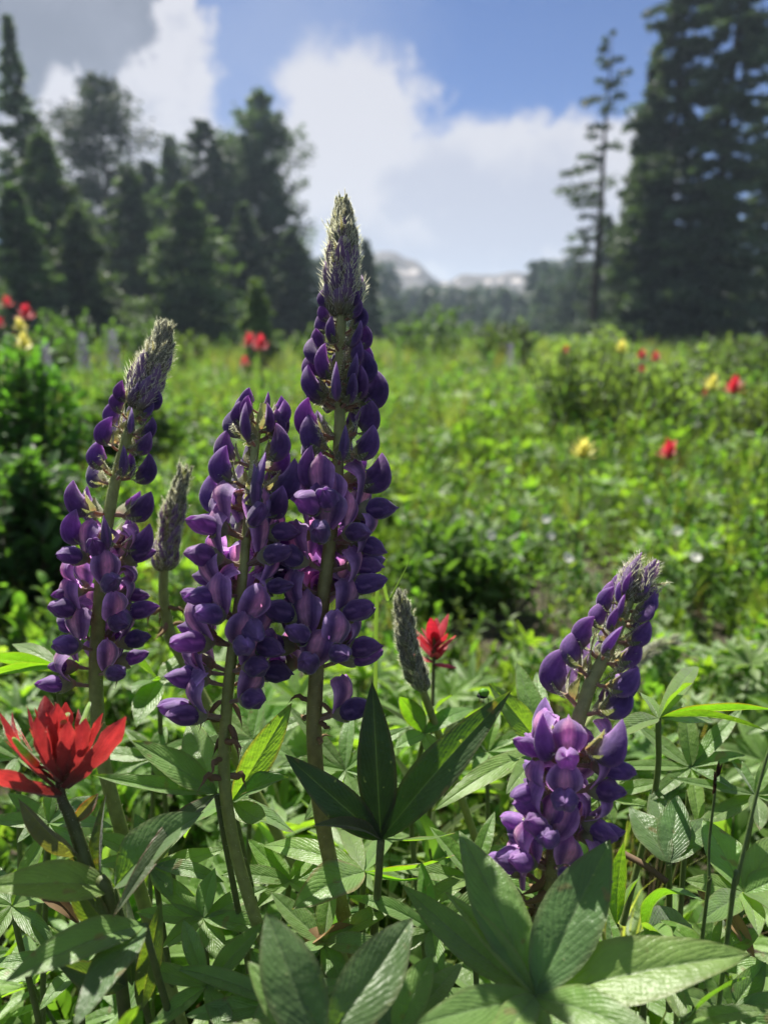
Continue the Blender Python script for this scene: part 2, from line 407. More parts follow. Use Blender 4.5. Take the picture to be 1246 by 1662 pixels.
# ------------------------------------------------------------------ conifers
def foliage_cards(P, D, size, jitter, colA, colB, r_):
    """kite-shaped sprays at P, roughly along D. vectorised."""
    n = len(P)
    D = D + r_.normal(0, jitter, (n, 3)); D /= np.linalg.norm(D, axis=1, keepdims=True) + 1e-9
    R = r_.normal(0, 1, (n, 3)); S = np.cross(D, R); S /= np.linalg.norm(S, axis=1, keepdims=True) + 1e-9
    s = (size * r_.uniform(0.6, 1.4, n))[:, None]
    a = P; b = P + D * s * 0.45 + S * s * 0.24; c_ = P + D * s; d = P + D * s * 0.45 - S * s * 0.24
    V = np.stack([a, b, c_, d], 1).reshape(-1, 3)
    Q = np.arange(4 * n).reshape(-1, 4)
    t = r_.uniform(0, 1, n)[:, None]
    C = np.repeat(np.array(colA) * (1 - t) + np.array(colB) * t, 4, 0)
    return V, Q, C
def conifer(name, label, base, h, prof, seed, nb=170, per=55, spray=0.16, up=0.15, droop=0.25, colA=(0.012, 0.028, 0.010), colB=(0.035, 0.062, 0.020), trunk_r=None, clump=0.0, z0=0.06, group=None, side=0.0, lean=0.0):
    """prof(t): crown radius at t (0 ground .. 1 top), in metres"""
    r_ = np.random.default_rng(seed)
    t = thing(name, label, 'tree', base, group)
    tr = trunk_r or h * 0.016
    mb = MB()
    pts = [(lean * k / 10 * h * k / 10 + 0.02 * math.sin(k * 1.3 + seed), 0.02 * math.cos(k + seed), h * k / 10 - (0.15 if k == 0 else 0)) for k in range(11)]
    mb.tube(pts, [tr * (1 - 0.93 * k / 10) * (1.35 if k == 0 else 1) for k in range(11)], (0.045, 0.034, 0.026), 8)
    Ps, Ds, Ts = [], [], []
    for i in range(nb):
        q = z0 + (1 - z0) * (i + r_.uniform(0, 1)) / nb
        L_ = prof(q) * (r_.uniform(0.4, 1.2) if r_.uniform() < .6 else r_.uniform(.85, 1.1)); tone = r_.uniform(.55, 1.5)
        a = r_.uniform(0, 2 * PI)
        if side and r_.uniform() < abs(side): a = PI + r_.normal(0, 0.9) if side < 0 else r_.normal(0, 0.9)
        if L_ < 0.04: L_ = 0.04
        o0 = np.array([lean * q * q * h, 0, q * h]); dr = np.array([math.cos(a), math.sin(a), 0])
        L_ *= .82 + .26 * math.sin(q * nb * .55); rise = up * (0.3 + q) * L_
        m = max(4, int(1.5 * per * (0.35 + L_ / max(0.3, prof(0.3)))))
        s = r_.uniform(0.12, 1, m) ** 0.75
        wid = 0.19 * L_ * (1 - 0.5 * s) * (1 if not clump else 1.4)
        tang = np.array([-math.sin(a), math.cos(a), 0])
        p = o0 + dr * (s * L_)[:, None] + np.array([0, 0, 1]) * (rise * s - droop * L_ * s * s + .12 * L_ * s ** 4)[:, None]
        p = p + tang * (r_.normal(0, 1, m) * wid)[:, None] + np.array([0, 0, 1]) * (r_.normal(0, 0.07 + clump, m) * max(0.25, L_ * .6))[:, None]
        Ts.append(np.full(m, tone)); Ps.append(p); Ds.append(np.tile(dr + np.array([0, 0, -0.15]), (m, 1)) + tang * (r_.normal(0, .6, m))[:, None])
        if i % 3 == 0 and L_ > 0.25:
            e = [tuple(o0 + dr * L_ * k / 3 + np.array([0, 0, rise * k / 3 - droop * L_ * (k / 3) ** 2])) for k in range(4)]
            mb.tube(e, [max(0.008, tr * .28 * (1 - k / 3.4)) for k in range(4)], (0.05, 0.04, 0.03), 4, cap=False)
    link('trunk', mb.mesh('conifer_trunk', [M['bark']]), t)
    V, Q, C = foliage_cards(np.concatenate(Ps), np.concatenate(Ds), spray, 0.5, colA, colB, r_)
    C = C * np.repeat(np.concatenate(Ts), 4)[:, None]
    o = link('crown', mesh_np('conifer_crown', V, Q, C, [M['needle']]), t); o['kind'] = 'stuff'
    return t
def spire(R, p=0.8): return lambda t: R * max(0.0, (1 - t)) ** p
def dome(R, lo=0.15):
    return lambda t: R * (max(0.0, 1 - t ** 2.6) ** 0.55) * (0.55 + 0.45 * min(1, t / 0.45)) * (1 + 0.18 * math.sin(t * 19))
def tree_at(px, py_top, d, base_px=None):
    """ground point and height of a tree whose top shows at px, py_top"""
    p = at(px, py_top, d / math.cos(PITCH)); y = p.y; x = p.x
    g = gz(x, y); return (x, y, g), p.z - g
GREEN_A, GREEN_B = (0.045, 0.080, 0.040), (0.105, 0.16, 0.072)
DARK_A, DARK_B = (0.040, 0.068, 0.046), (0.085, 0.125, 0.080)
def T(px, top, d, halfpx, kind, label, seed, cols=(DARK_A, DARK_B), **kw):
    b, h = tree_at(px, top, d); R = halfpx * d / F * (1.5 if px < 520 else 1.15)
    prof = spire(R, kw.pop('p', 0.75)) if kind == 'spruce' else dome(R)
    kw.setdefault('spray', 0.065 + 0.0036 * d)
    nm = {'spruce': 'spruce_tree', 'pine': 'pine_tree'}[kind]
    if kind == 'pine': kw.setdefault('clump', 0.08); kw.setdefault('droop', 0.0); kw.setdefault('up', 0.25)
    return conifer(nm, label, b, h, prof, seed, colA=cols[0], colB=cols[1], **kw)
G = 'conifers along the edge of the meadow'
T(12, 28, 15, 120, 'spruce', 'tall narrow spruce with a thin bare-looking spire under the grey cloud', 1, (GREEN_A, GREEN_B), p=1.25, nb=260, per=60, group=G)
T(160, 128, 22, 88, 'pine', 'tall broad pine with a rounded airy crown below the grey cloud', 2, (DARK_A, (0.035, 0.052, 0.024)), nb=240, per=60, group=G)
T(62, 215, 13, 100, 'spruce', 'lighter green spruce standing between the thin spire and the rounded pine', 3, (GREEN_A, GREEN_B), nb=220, per=60, group=G)
T(205, 270, 16, 95, 'spruce', 'bushy spruce in front of the rounded pine, with sunlit low boughs', 4, (GREEN_A, GREEN_B), nb=210, per=55, group=G)
T(275, 222, 19, 70, 'spruce', 'slim pointed spruce just to one side of the rounded pine, against white cloud', 5, (DARK_A, GREEN_B), p=0.9, nb=220, per=50, group=G)
T(333, 200, 19, 52, 'pine', 'narrow flat-topped pine leaning against the tallest dark pine', 6, nb=190, per=50, group=G)
T(418, 150, 20, 62, 'pine', 'tallest dark pine of the clump with a knobbly crown and jutting side bough', 7, nb=250, per=70, group=G)
T(300, 300, 14, 100, 'spruce', 'wide spruce with sunlit green bough tips in front of the dark pines', 8, (GREEN_A, GREEN_B), nb=220, per=55, group=G)
T(472, 375, 18, 64, 'spruce', 'low dark spruce filling the gap below the jutting pine bough', 9, nb=170, per=50, group=G)
T(395, 330, 17, 60, 'spruce', 'dark spruce hidden at the foot of the tallest pine', 10, nb=170, per=50, group=G)
T(120, 340, 12, 70, 'spruce', 'short spreading spruce over the red and yellow flowers', 12, (GREEN_A, GREEN_B), nb=150, per=55, group=G)
T(20, 300, 11, 66, 'spruce', 'short dense spruce at the foot of the thin spire', 13, (GREEN_A, GREEN_B), nb=150, per=55, group=G)
T(592, 392, 24, 40, 'spruce', 'dark spruce showing past the tip of the tallest lupine, beside the snowy slope', 11, nb=140, per=45, group=G)
T(415, 455, 8.0, 30, 'spruce', 'small pale young spruce standing on the grass in front of the dark pines', 14, ((0.07, 0.12, 0.05), (0.15, 0.22, 0.08)), nb=90, per=45, spray=0.06, group=G)
T(238, 262, 21, 48, 'spruce', 'dark spruce pressed between the rounded pine and the slim pointed spruce', 15, nb=200, per=60, p=.8, group=G)
T(100, 290, 17, 52, 'spruce', 'shadowed spruce directly under the near side of the rounded pine', 16, nb=190, per=60, group=G)
T(372, 262, 21, 44, 'pine', 'dark pine closing the gap between the flat-topped and the tallest pine', 17, nb=200, per=60, group=G)
T(440, 300, 22, 48, 'spruce', 'dark spruce behind the lower trunk of the tallest pine', 18, nb=180, per=60, group=G)
# the jutting bough of the tallest pine: pad-like tufts past its side
# right-hand group
T(992, 52, 17, 80, 'spruce', 'thin half-bare spruce with long ragged boughs against the clouds', 21, nb=46, per=60, spray=0.11, p=0.42, droop=0.3, side=-0.5, z0=0.3, group=G)
T(1068, 90, 15, 66, 'spruce', 'spruce tucked between the half-bare spruce and the giant dark one', 22, nb=240, per=60, p=0.6, group=G)
T(1125, -150, 14, 100, 'spruce', 'giant dark spruce reaching above the sky gap, the widest of the dark stand', 23, nb=330, per=80, p=0.5, droop=0.35, group=G)
T(1225, -260, 13, 95, 'spruce', 'giant dark spruce at the outer end of the stand behind the red bloom', 24, nb=330, per=80, p=0.5, droop=0.35, group=G)
T(1330, -150, 14, 120, 'spruce', 'dark spruce at the outer edge, mostly beyond the stand', 25, nb=260, per=70, p=0.6, group=G)
T(1040, 235, 16, 66, 'spruce', 'low dark spruce at the foot of the half-bare one', 26, nb=180, per=55, group=G)
T(985, 350, 26, 66, 'spruce', 'hazy mid-height spruce below the lowest ragged boughs', 27, nb=150, per=45, group=G)
T(938, 425, 34, 66, 'spruce', 'hazy spruce standing under the rocky mountain shoulder', 28, nb=140, per=45, group=G)
T(880, 462, 45, 40, 'spruce', 'small hazy spruce in front of the far wood below the mountain', 29, nb=120, per=40, group=G)
T(640, 490, 40, 45, 'spruce', 'hazy spruce at the near end of the far wood below the snow patch', 30, nb=120, per=40, group=G)
T(690, 478, 55, 40, 'spruce', 'hazy spruce rising slightly above the far wood below the snowy peak', 31, nb=110, per=40, group=G)
T(1160, 300, 17, 80, 'spruce', 'spruce deep in the dark stand between the two giants', 32, nb=190, per=55, group=G)
T(820, 470, 60, 38, 'spruce', 'hazy spruce rising from the middle of the far wood', 33, nb=110, per=40, group=G)

def far_wood():
    r_ = np.random.default_rng(77); Vs, Qs, Cs = [], [], []; n0 = 0
    for k in range(560):
        y = r_.uniform(55, 128); x = r_.uniform(-0.62, 0.62) * y
        pxx = W0 / 2 + F * x / y
        h = r_.uniform(2.8, 5.2) * (y / 82) * (1.05 if 640 < pxx < 860 else 1.6)
        m = 150; t = r_.uniform(0.02, 1, m); a = r_.uniform(0, 2 * PI, m); R = h * 0.30 * (1 - t) ** 0.8
        rad = R * r_.uniform(0.4, 1, m)
        P = np.stack([x + rad * np.cos(a), y + rad * np.sin(a), t * h + gz(x, y)], 1)
        D = np.stack([np.cos(a), np.sin(a), -0.5 + 0 * a], 1)
        V, Q, C = foliage_cards(P, D, h * 0.17, 0.3, DARK_A, (0.035, 0.06, 0.025), r_)
        Vs.append(V); Qs.append(Q + n0); Cs.append(C); n0 += len(V)
    o = link('far_wood', mesh_np('far_wood', np.concatenate(Vs), np.concatenate(Qs), np.concatenate(Cs), [M['needle']])); o['kind'] = 'stuff'
    o['label'] = 'far-off hazy wood of conifers below the mountain'
far_wood()

# ------------------------------------------------------------------ leaves
def leaflet_into(mb, B, Tp, width, facing, arch=0.05, fold=0.25, droop=0.0, n=12, base=(0.07, 0.13, 0.045), rib=(0.16, 0.24, 0.10), rim=None, twist=0.0, shape=0.9, wav=0.03, nv=4):
    B, Tp, facing = Vector(B), Vector(Tp), Vector(facing)
    a = Tp - B; Ln = a.length; ax = a / Ln
    s0 = ax.cross(facing)
    if s0.length < 1e-4: s0 = ax.cross(Vector((0.3, 0.2, 1)))
    s0.normalize(); n0 = s0.cross(ax)
    vs = []
    for k in range(nv, 0, -1): vs.append(-k / nv)
    vs.append(-0.05); vs.append(0.0); vs.append(0.05)
    for k in range(1, nv + 1): vs.append(k / nv)
    vs = sorted(set(vs))
    ph = random.uniform(0, 6); rows = []; info = []
    for i in range(n + 1):
        t = i / n
        w = width / 2 * (math.sin(PI * min(1, t) ** shape) ** 0.85 * (1 - 0.15 * t) + 0.035 * (1 - t))
        th = twist * t; s = s0 * math.cos(th) + n0 * math.sin(th); nn = n0 * math.cos(th) - s0 * math.sin(th)
        c_ = B + a * t + n0 * (arch * Ln * math.sin(PI * t)) + Vector((0, 0, -droop * Ln * math.sin(PI * t)))
        row = []
        for v in vs:
            wv = wav * width * math.sin(t * 13 + ph + (2 if v > 0 else 0)) * v * v
            rise = math.sin(fold) * abs(v) * w - (0.012 * width if abs(v) < 0.02 else 0) + 0.5 * fold * w * (abs(v) - v * v) * .6
            row.append(c_ + s * (w * v * math.cos(fold)) + nn * (rise + wv))
        rows.append(row)
    rim = rim or lerp(base, (0.18, 0.10, 0.07), 0.45)
    def cf(i, j):
        v = abs(vs[j]); t = i / n
        cc = lerp(base, rib, 0.85) if v < 0.03 else lerp(base, rib, 0.12) if v < 0.08 else base
        if nv > 2 and (v > 0.97 or i >= n): cc = lerp(base, rim, 0.6)
        return cc, (t, vs[j])
    mb.grid(rows, len(vs), cf)

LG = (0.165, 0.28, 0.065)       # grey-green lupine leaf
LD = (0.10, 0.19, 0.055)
LL = (0.12, 0.24, 0.03)          # yellower green, the glow of backlit leaflets put into the colour
def lupine_leaf(label, centre, tips, ground_px=None, facing=(0, -0.35, 0.9), petiole_r=0.0011, group=None, extra_rib=None):
    """centre=(px,py,d); tips=[(px,py,d,width_px,base colour,{options})]"""
    C = at(*centre)
    t = thing('lupine_leaf', label, 'leaf', C, group)
    for k, tp in enumerate(tips):
        px, py, d, wpx = tp[:4]; colr = tp[4] if len(tp) > 4 else LG; op = dict(tp[5]) if len(tp) > 5 else {}
        P = at(px, py, d); fc = op.pop('facing', facing)
        mb = MB(); dm = (d + centre[2]) / 2
        op.setdefault('fold', random.uniform(0.12, 0.3)); op.setdefault('arch', random.uniform(0.02, 0.09))
        op.setdefault('twist', random.uniform(-.15, .15))
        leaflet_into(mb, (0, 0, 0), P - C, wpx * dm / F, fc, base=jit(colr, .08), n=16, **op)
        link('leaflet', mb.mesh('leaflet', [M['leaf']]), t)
    if ground_px is not False:
        g = ground_px or (centre[0] + random.uniform(-40, 40), 1760, centre[2] * 1.02)
        gp = at(*g)
        if g[1] >= 1700: gp.z = gz(gp.x, gp.y)
        mid = (C + gp) / 2 + Vector((random.uniform(-.01, .01), random.uniform(0, .015), 0.01))
        pts = catmull([gp - C, mid - C, Vector((0, 0, -0.0005))], 6)
        mb = MB(); mb.tube(pts, [petiole_r * (1.3 - .3 * i / len(pts)) for i in range(len(pts))], (0.12, 0.16, 0.05), 8)
        link('petiole', mb.mesh('petiole', [M['stem']]), t)
    return t

# hero leaves, each laid out where it stands ------------------------------------------------
D1 = 0.215
lupine_leaf('big palmate lupine leaf spread flat below the shortest lupine, shadows across it', (868, 1617, D1), [
    (1218, 1548, .212, 112, LG, dict(fold=.28, arch=.04)), (990, 1362, .235, 108, LD, dict(fold=.22, arch=.05)),
    (745, 1348, .25, 92, LG, dict(arch=.06)), (722, 1447, .235, 52, LG, dict(fold=.75, arch=.05)), (652, 1436, .262, 66, LG, dict(arch=-.03)),
    (672, 1664, .195, 70, LG), (1085, 1700, .19, 78, LG), (845, 1790, .185, 70, LG), (960, 1470, .25, 50, LG, dict(arch=-.02)), (780, 1740, .185, 60, LG)],
    ground_px=(850, 1800, .235))
lupine_leaf('dark palmate lupine leaf with leaflets raised like a fan, right beside the tallest stem', (618, 1362, .268), [
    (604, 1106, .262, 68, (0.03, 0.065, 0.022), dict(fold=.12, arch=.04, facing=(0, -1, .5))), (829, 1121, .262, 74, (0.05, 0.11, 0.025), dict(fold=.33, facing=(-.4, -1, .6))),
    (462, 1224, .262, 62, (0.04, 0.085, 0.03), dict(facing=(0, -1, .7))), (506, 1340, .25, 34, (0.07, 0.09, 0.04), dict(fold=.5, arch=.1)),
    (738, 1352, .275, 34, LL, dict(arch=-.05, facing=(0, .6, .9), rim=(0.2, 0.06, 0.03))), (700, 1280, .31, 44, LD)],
    ground_px=(605, 1790, .285), petiole_r=.0014)
lupine_leaf('lime backlit palmate leaf under the dark fan, with pink leaflet margins', (590, 1415, .285), [
    (474, 1476, .262, 74, LG, dict(fold=.3, arch=.10, rim=(0.28, 0.12, 0.09))), (737, 1388, .30, 34, LL, dict(rim=(0.25, 0.05, 0.04), arch=-.05, facing=(0, .8, .7))),
    (690, 1425, .29, 34, LL, dict(arch=-.08, facing=(0, .8, .7))), (425, 1372, .31, 46, LG, dict(arch=.08)), (555, 1345, .33, 34, LG), (640, 1350, .335, 34, LG)],
    ground_px=(610, 1760, .295), petiole_r=.0012)
lupine_leaf('pale palmate lupine leaf spread round the second stem, with one long drooping leaflet', (352, 1288, .272), [
    (214, 1202, .268, 56, LG, dict(arch=.03, fold=.18)), (305, 1168, .30, 62, LG, dict(arch=.02, facing=(0, -1, .6))), (150, 1258, .265, 38, LG, dict(fold=.5, arch=-.03)),
    (182, 1492, .225, 44, (0.085, 0.125, 0.05), dict(fold=.55, arch=.10, rim=(0.2, 0.07, 0.06)))], ground_px=(395, 1760, .29))
lupine_leaf('palmate lupine leaf standing between the two stems, one leaflet pointing at the blossoms', (378, 1300, .285), [
    (474, 1140, .285, 52, LG, dict(fold=.15, facing=(.2, -1, .5), rim=(0.2, 0.1, 0.08))), (432, 1332, .27, 44, LG, dict(arch=-.1)), (468, 1262, .28, 60, LD, dict(fold=.6)),
    (480, 1352, .31, 46, LG), (300, 1360, .32, 50, LG)], ground_px=(430, 1740, .31))
lupine_leaf('broad grey-green leaf cupped beside the paintbrush stem, half in shade', (186, 1440, .245), [
    (330, 1318, .25, 96, LD, dict(fold=.45, arch=.08, facing=(-.3, -.6, .9))), (-30, 1440, .22, 74, LG, dict(arch=.07, facing=(0, -.6, 1)))], ground_px=(230, 1700, .26))
lupine_leaf('grey leaf lying low under the paintbrush, pointing out to its side', (235, 1500, .235), [
    (5, 1596, .205, 74, LG, dict(arch=.07, fold=.3)), (120, 1668, .2, 70, LD)], ground_px=(260, 1720, .25))
lupine_leaf('tall dark leaflet rising at the foot of the second stem, light-striped', (520, 1700, .19), [
    (432, 1480, .205, 104, LD, dict(fold=.2, arch=.08, facing=(0, -.8, .8))), (402, 1560, .2, 60, LG, dict(facing=(-.3, -.6, .8))), (668, 1490, .22, 100, LD, dict(fold=.3, arch=.08, facing=(.2, -.8, .8))),
    (300, 1690, .19, 70, LG)], ground_px=(520, 1850, .21))
lupine_leaf('leaf between the tall dark leaflets and the big flat leaf, folded along its rib', (640, 1690, .215), [
    (702, 1548, .235, 62, LG, dict(fold=.4)), (752, 1560, .25, 44, LG), (600, 1560, .25, 52, LD)], ground_px=(640, 1850, .23))
lupine_leaf('bright yellow-green palmate leaf held level beside the shortest lupine', (1068, 1166, .30), [
    (1124, 1108, .315, 50, LL, dict(facing=(0, .9, .6), arch=.05)), (1262, 1152, .29, 34, LL, dict(fold=.4, facing=(0, .9, .6), rim=(0.25, 0.06, 0.03))), (1242, 1186, .28, 26, LL, dict(fold=.5, facing=(0, .9, .6))),
    (1036, 1122, .315, 34, LL, dict(facing=(0, .9, .6))), (970, 1212, .275, 40, LG, dict(fold=.4)), (1132, 1082, .36, 30, LG), (1160, 1172, .32, 40, LG)], ground_px=(1010, 1500, .33))
lupine_leaf('lime lance leaflets standing behind the shortest lupine stem', (1000, 1500, .275), [
    (1012, 1365, .28, 36, LL, dict(facing=(0, .9, .5))), (1040, 1420, .29, 46, LL, dict(facing=(0, .9, .5))), (960, 1400, .30, 40, LG)], ground_px=(1000, 1700, .28))
lupine_leaf('rounded glowing leaf curled over beside the dark sedge stalk', (1045, 1510, .27), [
    (1142, 1462, .262, 74, LL, dict(arch=.28, facing=(0, .7, .8), shape=.8)), (1092, 1532, .24, 44, LG, dict(fold=.6)), (1120, 1500, .3, 60, LD)], ground_px=(1050, 1700, .28))
lupine_leaf('star-like palmate leaf seen from above near the sedge stalks', (1208, 1450, .275), [
    (1140, 1330, .30, 70, LG, dict(arch=.03)), (1262, 1355, .29, 56, LG), (1280, 1420, .27, 52, LG), (1110, 1428, .28, 40, LG), (1130, 1500, .25, 46, LG), (1230, 1520, .25, 40, LG), (1270, 1490, .25, 44, LG)], ground_px=(1200, 1720, .29))
lupine_leaf('yellow-green narrow leaflet pointing up from the grass near the big flat leaf', (1110, 1660, .235), [
    (1215, 1585, .24, 34, LL, dict(facing=(0, .9, .6))), (1250, 1640, .23, 30, LG), (1060, 1560, .26, 40, LG), (1180, 1700, .22, 46, LG)], ground_px=(1120, 1800, .24))
lupine_leaf('lime backlit leaf behind the stem of the lupine that stands over the paintbrush', (258, 1104, .36), [
    (188, 1062, .37, 44, LL, dict(facing=(0, .9, .6))), (215, 1125, .34, 44, LL, dict(facing=(0, .9, .6))), (222, 1180, .33, 50, LL, dict(facing=(0, .9, .6))), (330, 1110, .36, 36, LG), (310, 1060, .38, 36, LG)], ground_px=(290, 1500, .38))
lupine_leaf('long flat lime leaflets reaching in over the scarlet paintbrush', (95, 1082, .33), [
    (-60, 1068, .32, 40, LL, dict(facing=(0, .9, .5))), (-50, 1100, .31, 32, LL, dict(facing=(0, .9, .5))), (20, 1045, .35, 30, LG)], ground_px=(60, 1500, .35))
lupine_leaf('bright leaf catching the sun below the woolly green bud spike', (688, 1190, .34), [
    (648, 1130, .335, 40, LL, dict(facing=(-.3, .8, .6))), (735, 1128, .36, 44, LL, dict(facing=(.2, .9, .5))), (770, 1150, .36, 36, LL), (640, 1215, .33, 34, LG), (720, 1250, .33, 34, LG)], ground_px=(690, 1560, .36))
lupine_leaf('grey-green leaf with pointed leaflets behind the shortest lupine, tip caught by light', (880, 1215, .33), [
    (792, 1108, .33, 46, LG, dict(facing=(0, -1, .6))), (838, 1075, .35, 44, LG, dict(facing=(0, -1, .6))), (870, 1090, .36, 34, LG), (700, 1318, .30, 40, LG, dict(arch=.08)), (820, 1290, .30, 36, LG)], ground_px=(870, 1560, .35))
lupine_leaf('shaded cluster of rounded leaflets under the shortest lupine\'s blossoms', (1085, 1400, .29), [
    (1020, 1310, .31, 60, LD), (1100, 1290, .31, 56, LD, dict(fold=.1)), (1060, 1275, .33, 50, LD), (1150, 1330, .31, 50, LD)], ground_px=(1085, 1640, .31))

# ------------------------------------------------------------------ lupine flowers (mm -> m in local frames: +X outward, +Z along the stem)
mm = 0.001
VD, VE, PK, WH = (0.078, 0.045, 0.145), (0.46, 0.30, 0.58), (0.74, 0.40, 0.56), (0.66, 0.52, 0.60)
CAL, CALG, HAIRC = (0.30, 0.31, 0.17), (0.15, 0.19, 0.09), (0.74, 0.74, 0.64)

def pet(tone):
    """flower petals, darker blue-violet .. pinker"""
    return lerp(VD, (0.14, 0.075, 0.235), tone), lerp(VE, (0.52, 0.32, 0.62), tone)
def mk_wings(tone, seed):
    random.seed(seed); mb = MB(); d, e = pet(tone); dk = lerp(d, (0.02, 0.008, 0.06), .5)
    Lw, H, Wd = 13.6 * random.uniform(.9, 1.12), 4.5 * random.uniform(.82, 1.1), 4.5 * random.uniform(.8, 1.1)
    dr = random.uniform(-1.5, 2.5); sk = random.uniform(-.8, .8)
    rows = []; nt_, np_ = 14, 24
    for i in range(nt_ + 1):
        t = i / nt_; r = (math.sin(PI * (0.05 + 0.93 * t) ** 1.15) ** 0.55 * (.72 + .28 * math.sin(PI * min(1, t * .95 + .0)))) if t < 1 else 0.012
        row = []
        for j in range(np_):
            a = 2 * PI * j / np_; cy_, sz = math.cos(a), math.sin(a)
            groove = 1 - 0.30 * math.exp(-((cy_) / 0.17) ** 2) * (1 if sz > 0 else 0.3) * min(1, t * 2.2)
            pinch = 1.0 if sz > 0 else (1 - 0.25 * abs(sz) ** 3)
            wob = 1 + .10 * mnoise.noise(Vector((t * 3 + seed * 7, cy_ * 1.5, sz * 1.5)))
            r *= 1
            row.append(wob * Vector((7.5 + Lw * t, Wd * r * cy_ * groove * (1.0 if sz > -.2 else .9) + sk * t * t, H * r * sz * groove * pinch - dr * t * t + 0.6)) * mm * 1.0)
        rows.append(row)
    def cf(i, j):
        t = i / nt_; a = 2 * PI * j / np_; s = math.sin(a)
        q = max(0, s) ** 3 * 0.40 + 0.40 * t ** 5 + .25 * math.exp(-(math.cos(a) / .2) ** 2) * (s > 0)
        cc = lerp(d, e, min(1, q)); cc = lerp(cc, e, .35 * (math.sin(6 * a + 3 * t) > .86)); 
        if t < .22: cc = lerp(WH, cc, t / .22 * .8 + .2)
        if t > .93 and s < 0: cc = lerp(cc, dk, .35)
        cc = jit(cc, .08)
        return cc, (t, j / np_)
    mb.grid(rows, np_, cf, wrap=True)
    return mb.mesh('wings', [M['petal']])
def mk_banner(tone, seed):
    random.seed(seed + 50); mb = MB(); d, e = pet(tone)
    Hb = 14.5 * random.uniform(.9, 1.1); Wb = 8.6 * random.uniform(.9, 1.1); lean = random.uniform(-1, 2.5); rows = []
    us = [-1, -.85, -.65, -.45, -.3, -.16, 0, .16, .3, .45, .65, .85, 1]; n = 12
    for i in range(n + 1):
        v = i / n; w = Wb * (0.20 + 0.80 * math.sin(PI * min(1, v * 0.86 + .06)) ** 0.9) * (1 if v < .85 else max(.15, 1 - ((v - .85) / .15) ** 2 * .85))
        xm = 9.2 + 6.5 * math.sin(v * 2.1) + lean * v * v - 3.2 * v ** 3; zm = 2.2 + Hb * v ** 0.92
        row = []
        for u in us:
            back = 5.2 * (abs(u) ** 1.4) * (0.35 + .65 * v); fur = 0.9 * math.exp(-(u / .18) ** 2) * (1 - v)
            row.append(Vector((xm - back - fur, w * u * (1 - 0.22 * abs(u)), zm - 1.6 * abs(u) * v + .35 * math.sin(u * 9 + seed))) * mm)
        rows.append(row)
    def cf(i, j):
        v = i / n; u = abs(us[j]); p = math.exp(-(u / .30) ** 4) * min(1, max(0, (1.0 - v) * 4))
        cc = lerp(d, e, u ** 3 * .8 + .5 * v ** 6); cc = lerp(cc, lerp(WH, PK, min(1, v * 2.0)), p * (.95 - .35 * v))
        if u > .8 or i == n: cc = lerp(cc, (0.62, 0.45, 0.72), .8 if u > .95 else .35)  # pale lilac margin: backlit rim painted into the petal colour
        return cc, (v, us[j] * .5 + .5)
    mb.grid(rows, len(us), cf)
    return mb.mesh('banner', [M['petal']])
def mk_calyx(seed, big=1.0, hairs=70):
    """pedicel and two-lipped woolly calyx"""
    random.seed(seed + 90); mb = MB()
    pts = catmull([(0, 0, -.6), (3, 0, -.2), (6.2, 0, .6)], 3)
    mb.tube([p * mm for p in pts], [.75 * mm] * 4 + [.95 * mm] * (len(pts) - 4), (0.30, 0.22, 0.15), 6)
    rows = []; n = 6; sg = 12
    for i in range(n + 1):
        t = i / n; r = (1.0 + 2.4 * math.sin(min(1, t * 1.15) * PI / 2)) * big
        row = []
        for j in range(sg):
            a = 2 * PI * j / sg; s = math.sin(a)
            ln = 5.0 * t * (1 + .35 * (abs(s) ** 2)) * big
            row.append(Vector((5.8 + ln, r * math.cos(a) * .85, .8 + r * s * 1.15)) * mm)
        rows.append(row)
    mb.grid(rows, sg, lambda i, j: (lerp((0.36, 0.20, 0.15), lerp(CAL, CALG, random.uniform(0, .4)), min(1, i / 2)), (i / n, j / sg)), wrap=True)
    for k in range(hairs):
        t = random.uniform(.1, 1); a = random.uniform(0, 2 * PI); r = (1 + 2.4 * t) * big
        p = Vector((5.8 + 6 * t * big, r * math.cos(a) * .85, .8 + r * math.sin(a) * 1.15)) * mm
        mb.hair(p, Vector((.8, math.cos(a), math.sin(a))), random.uniform(.7, 1.6) * mm, .08 * mm, HAIRC)
    return mb.mesh('flower', [M['calyx'], M['hair']])
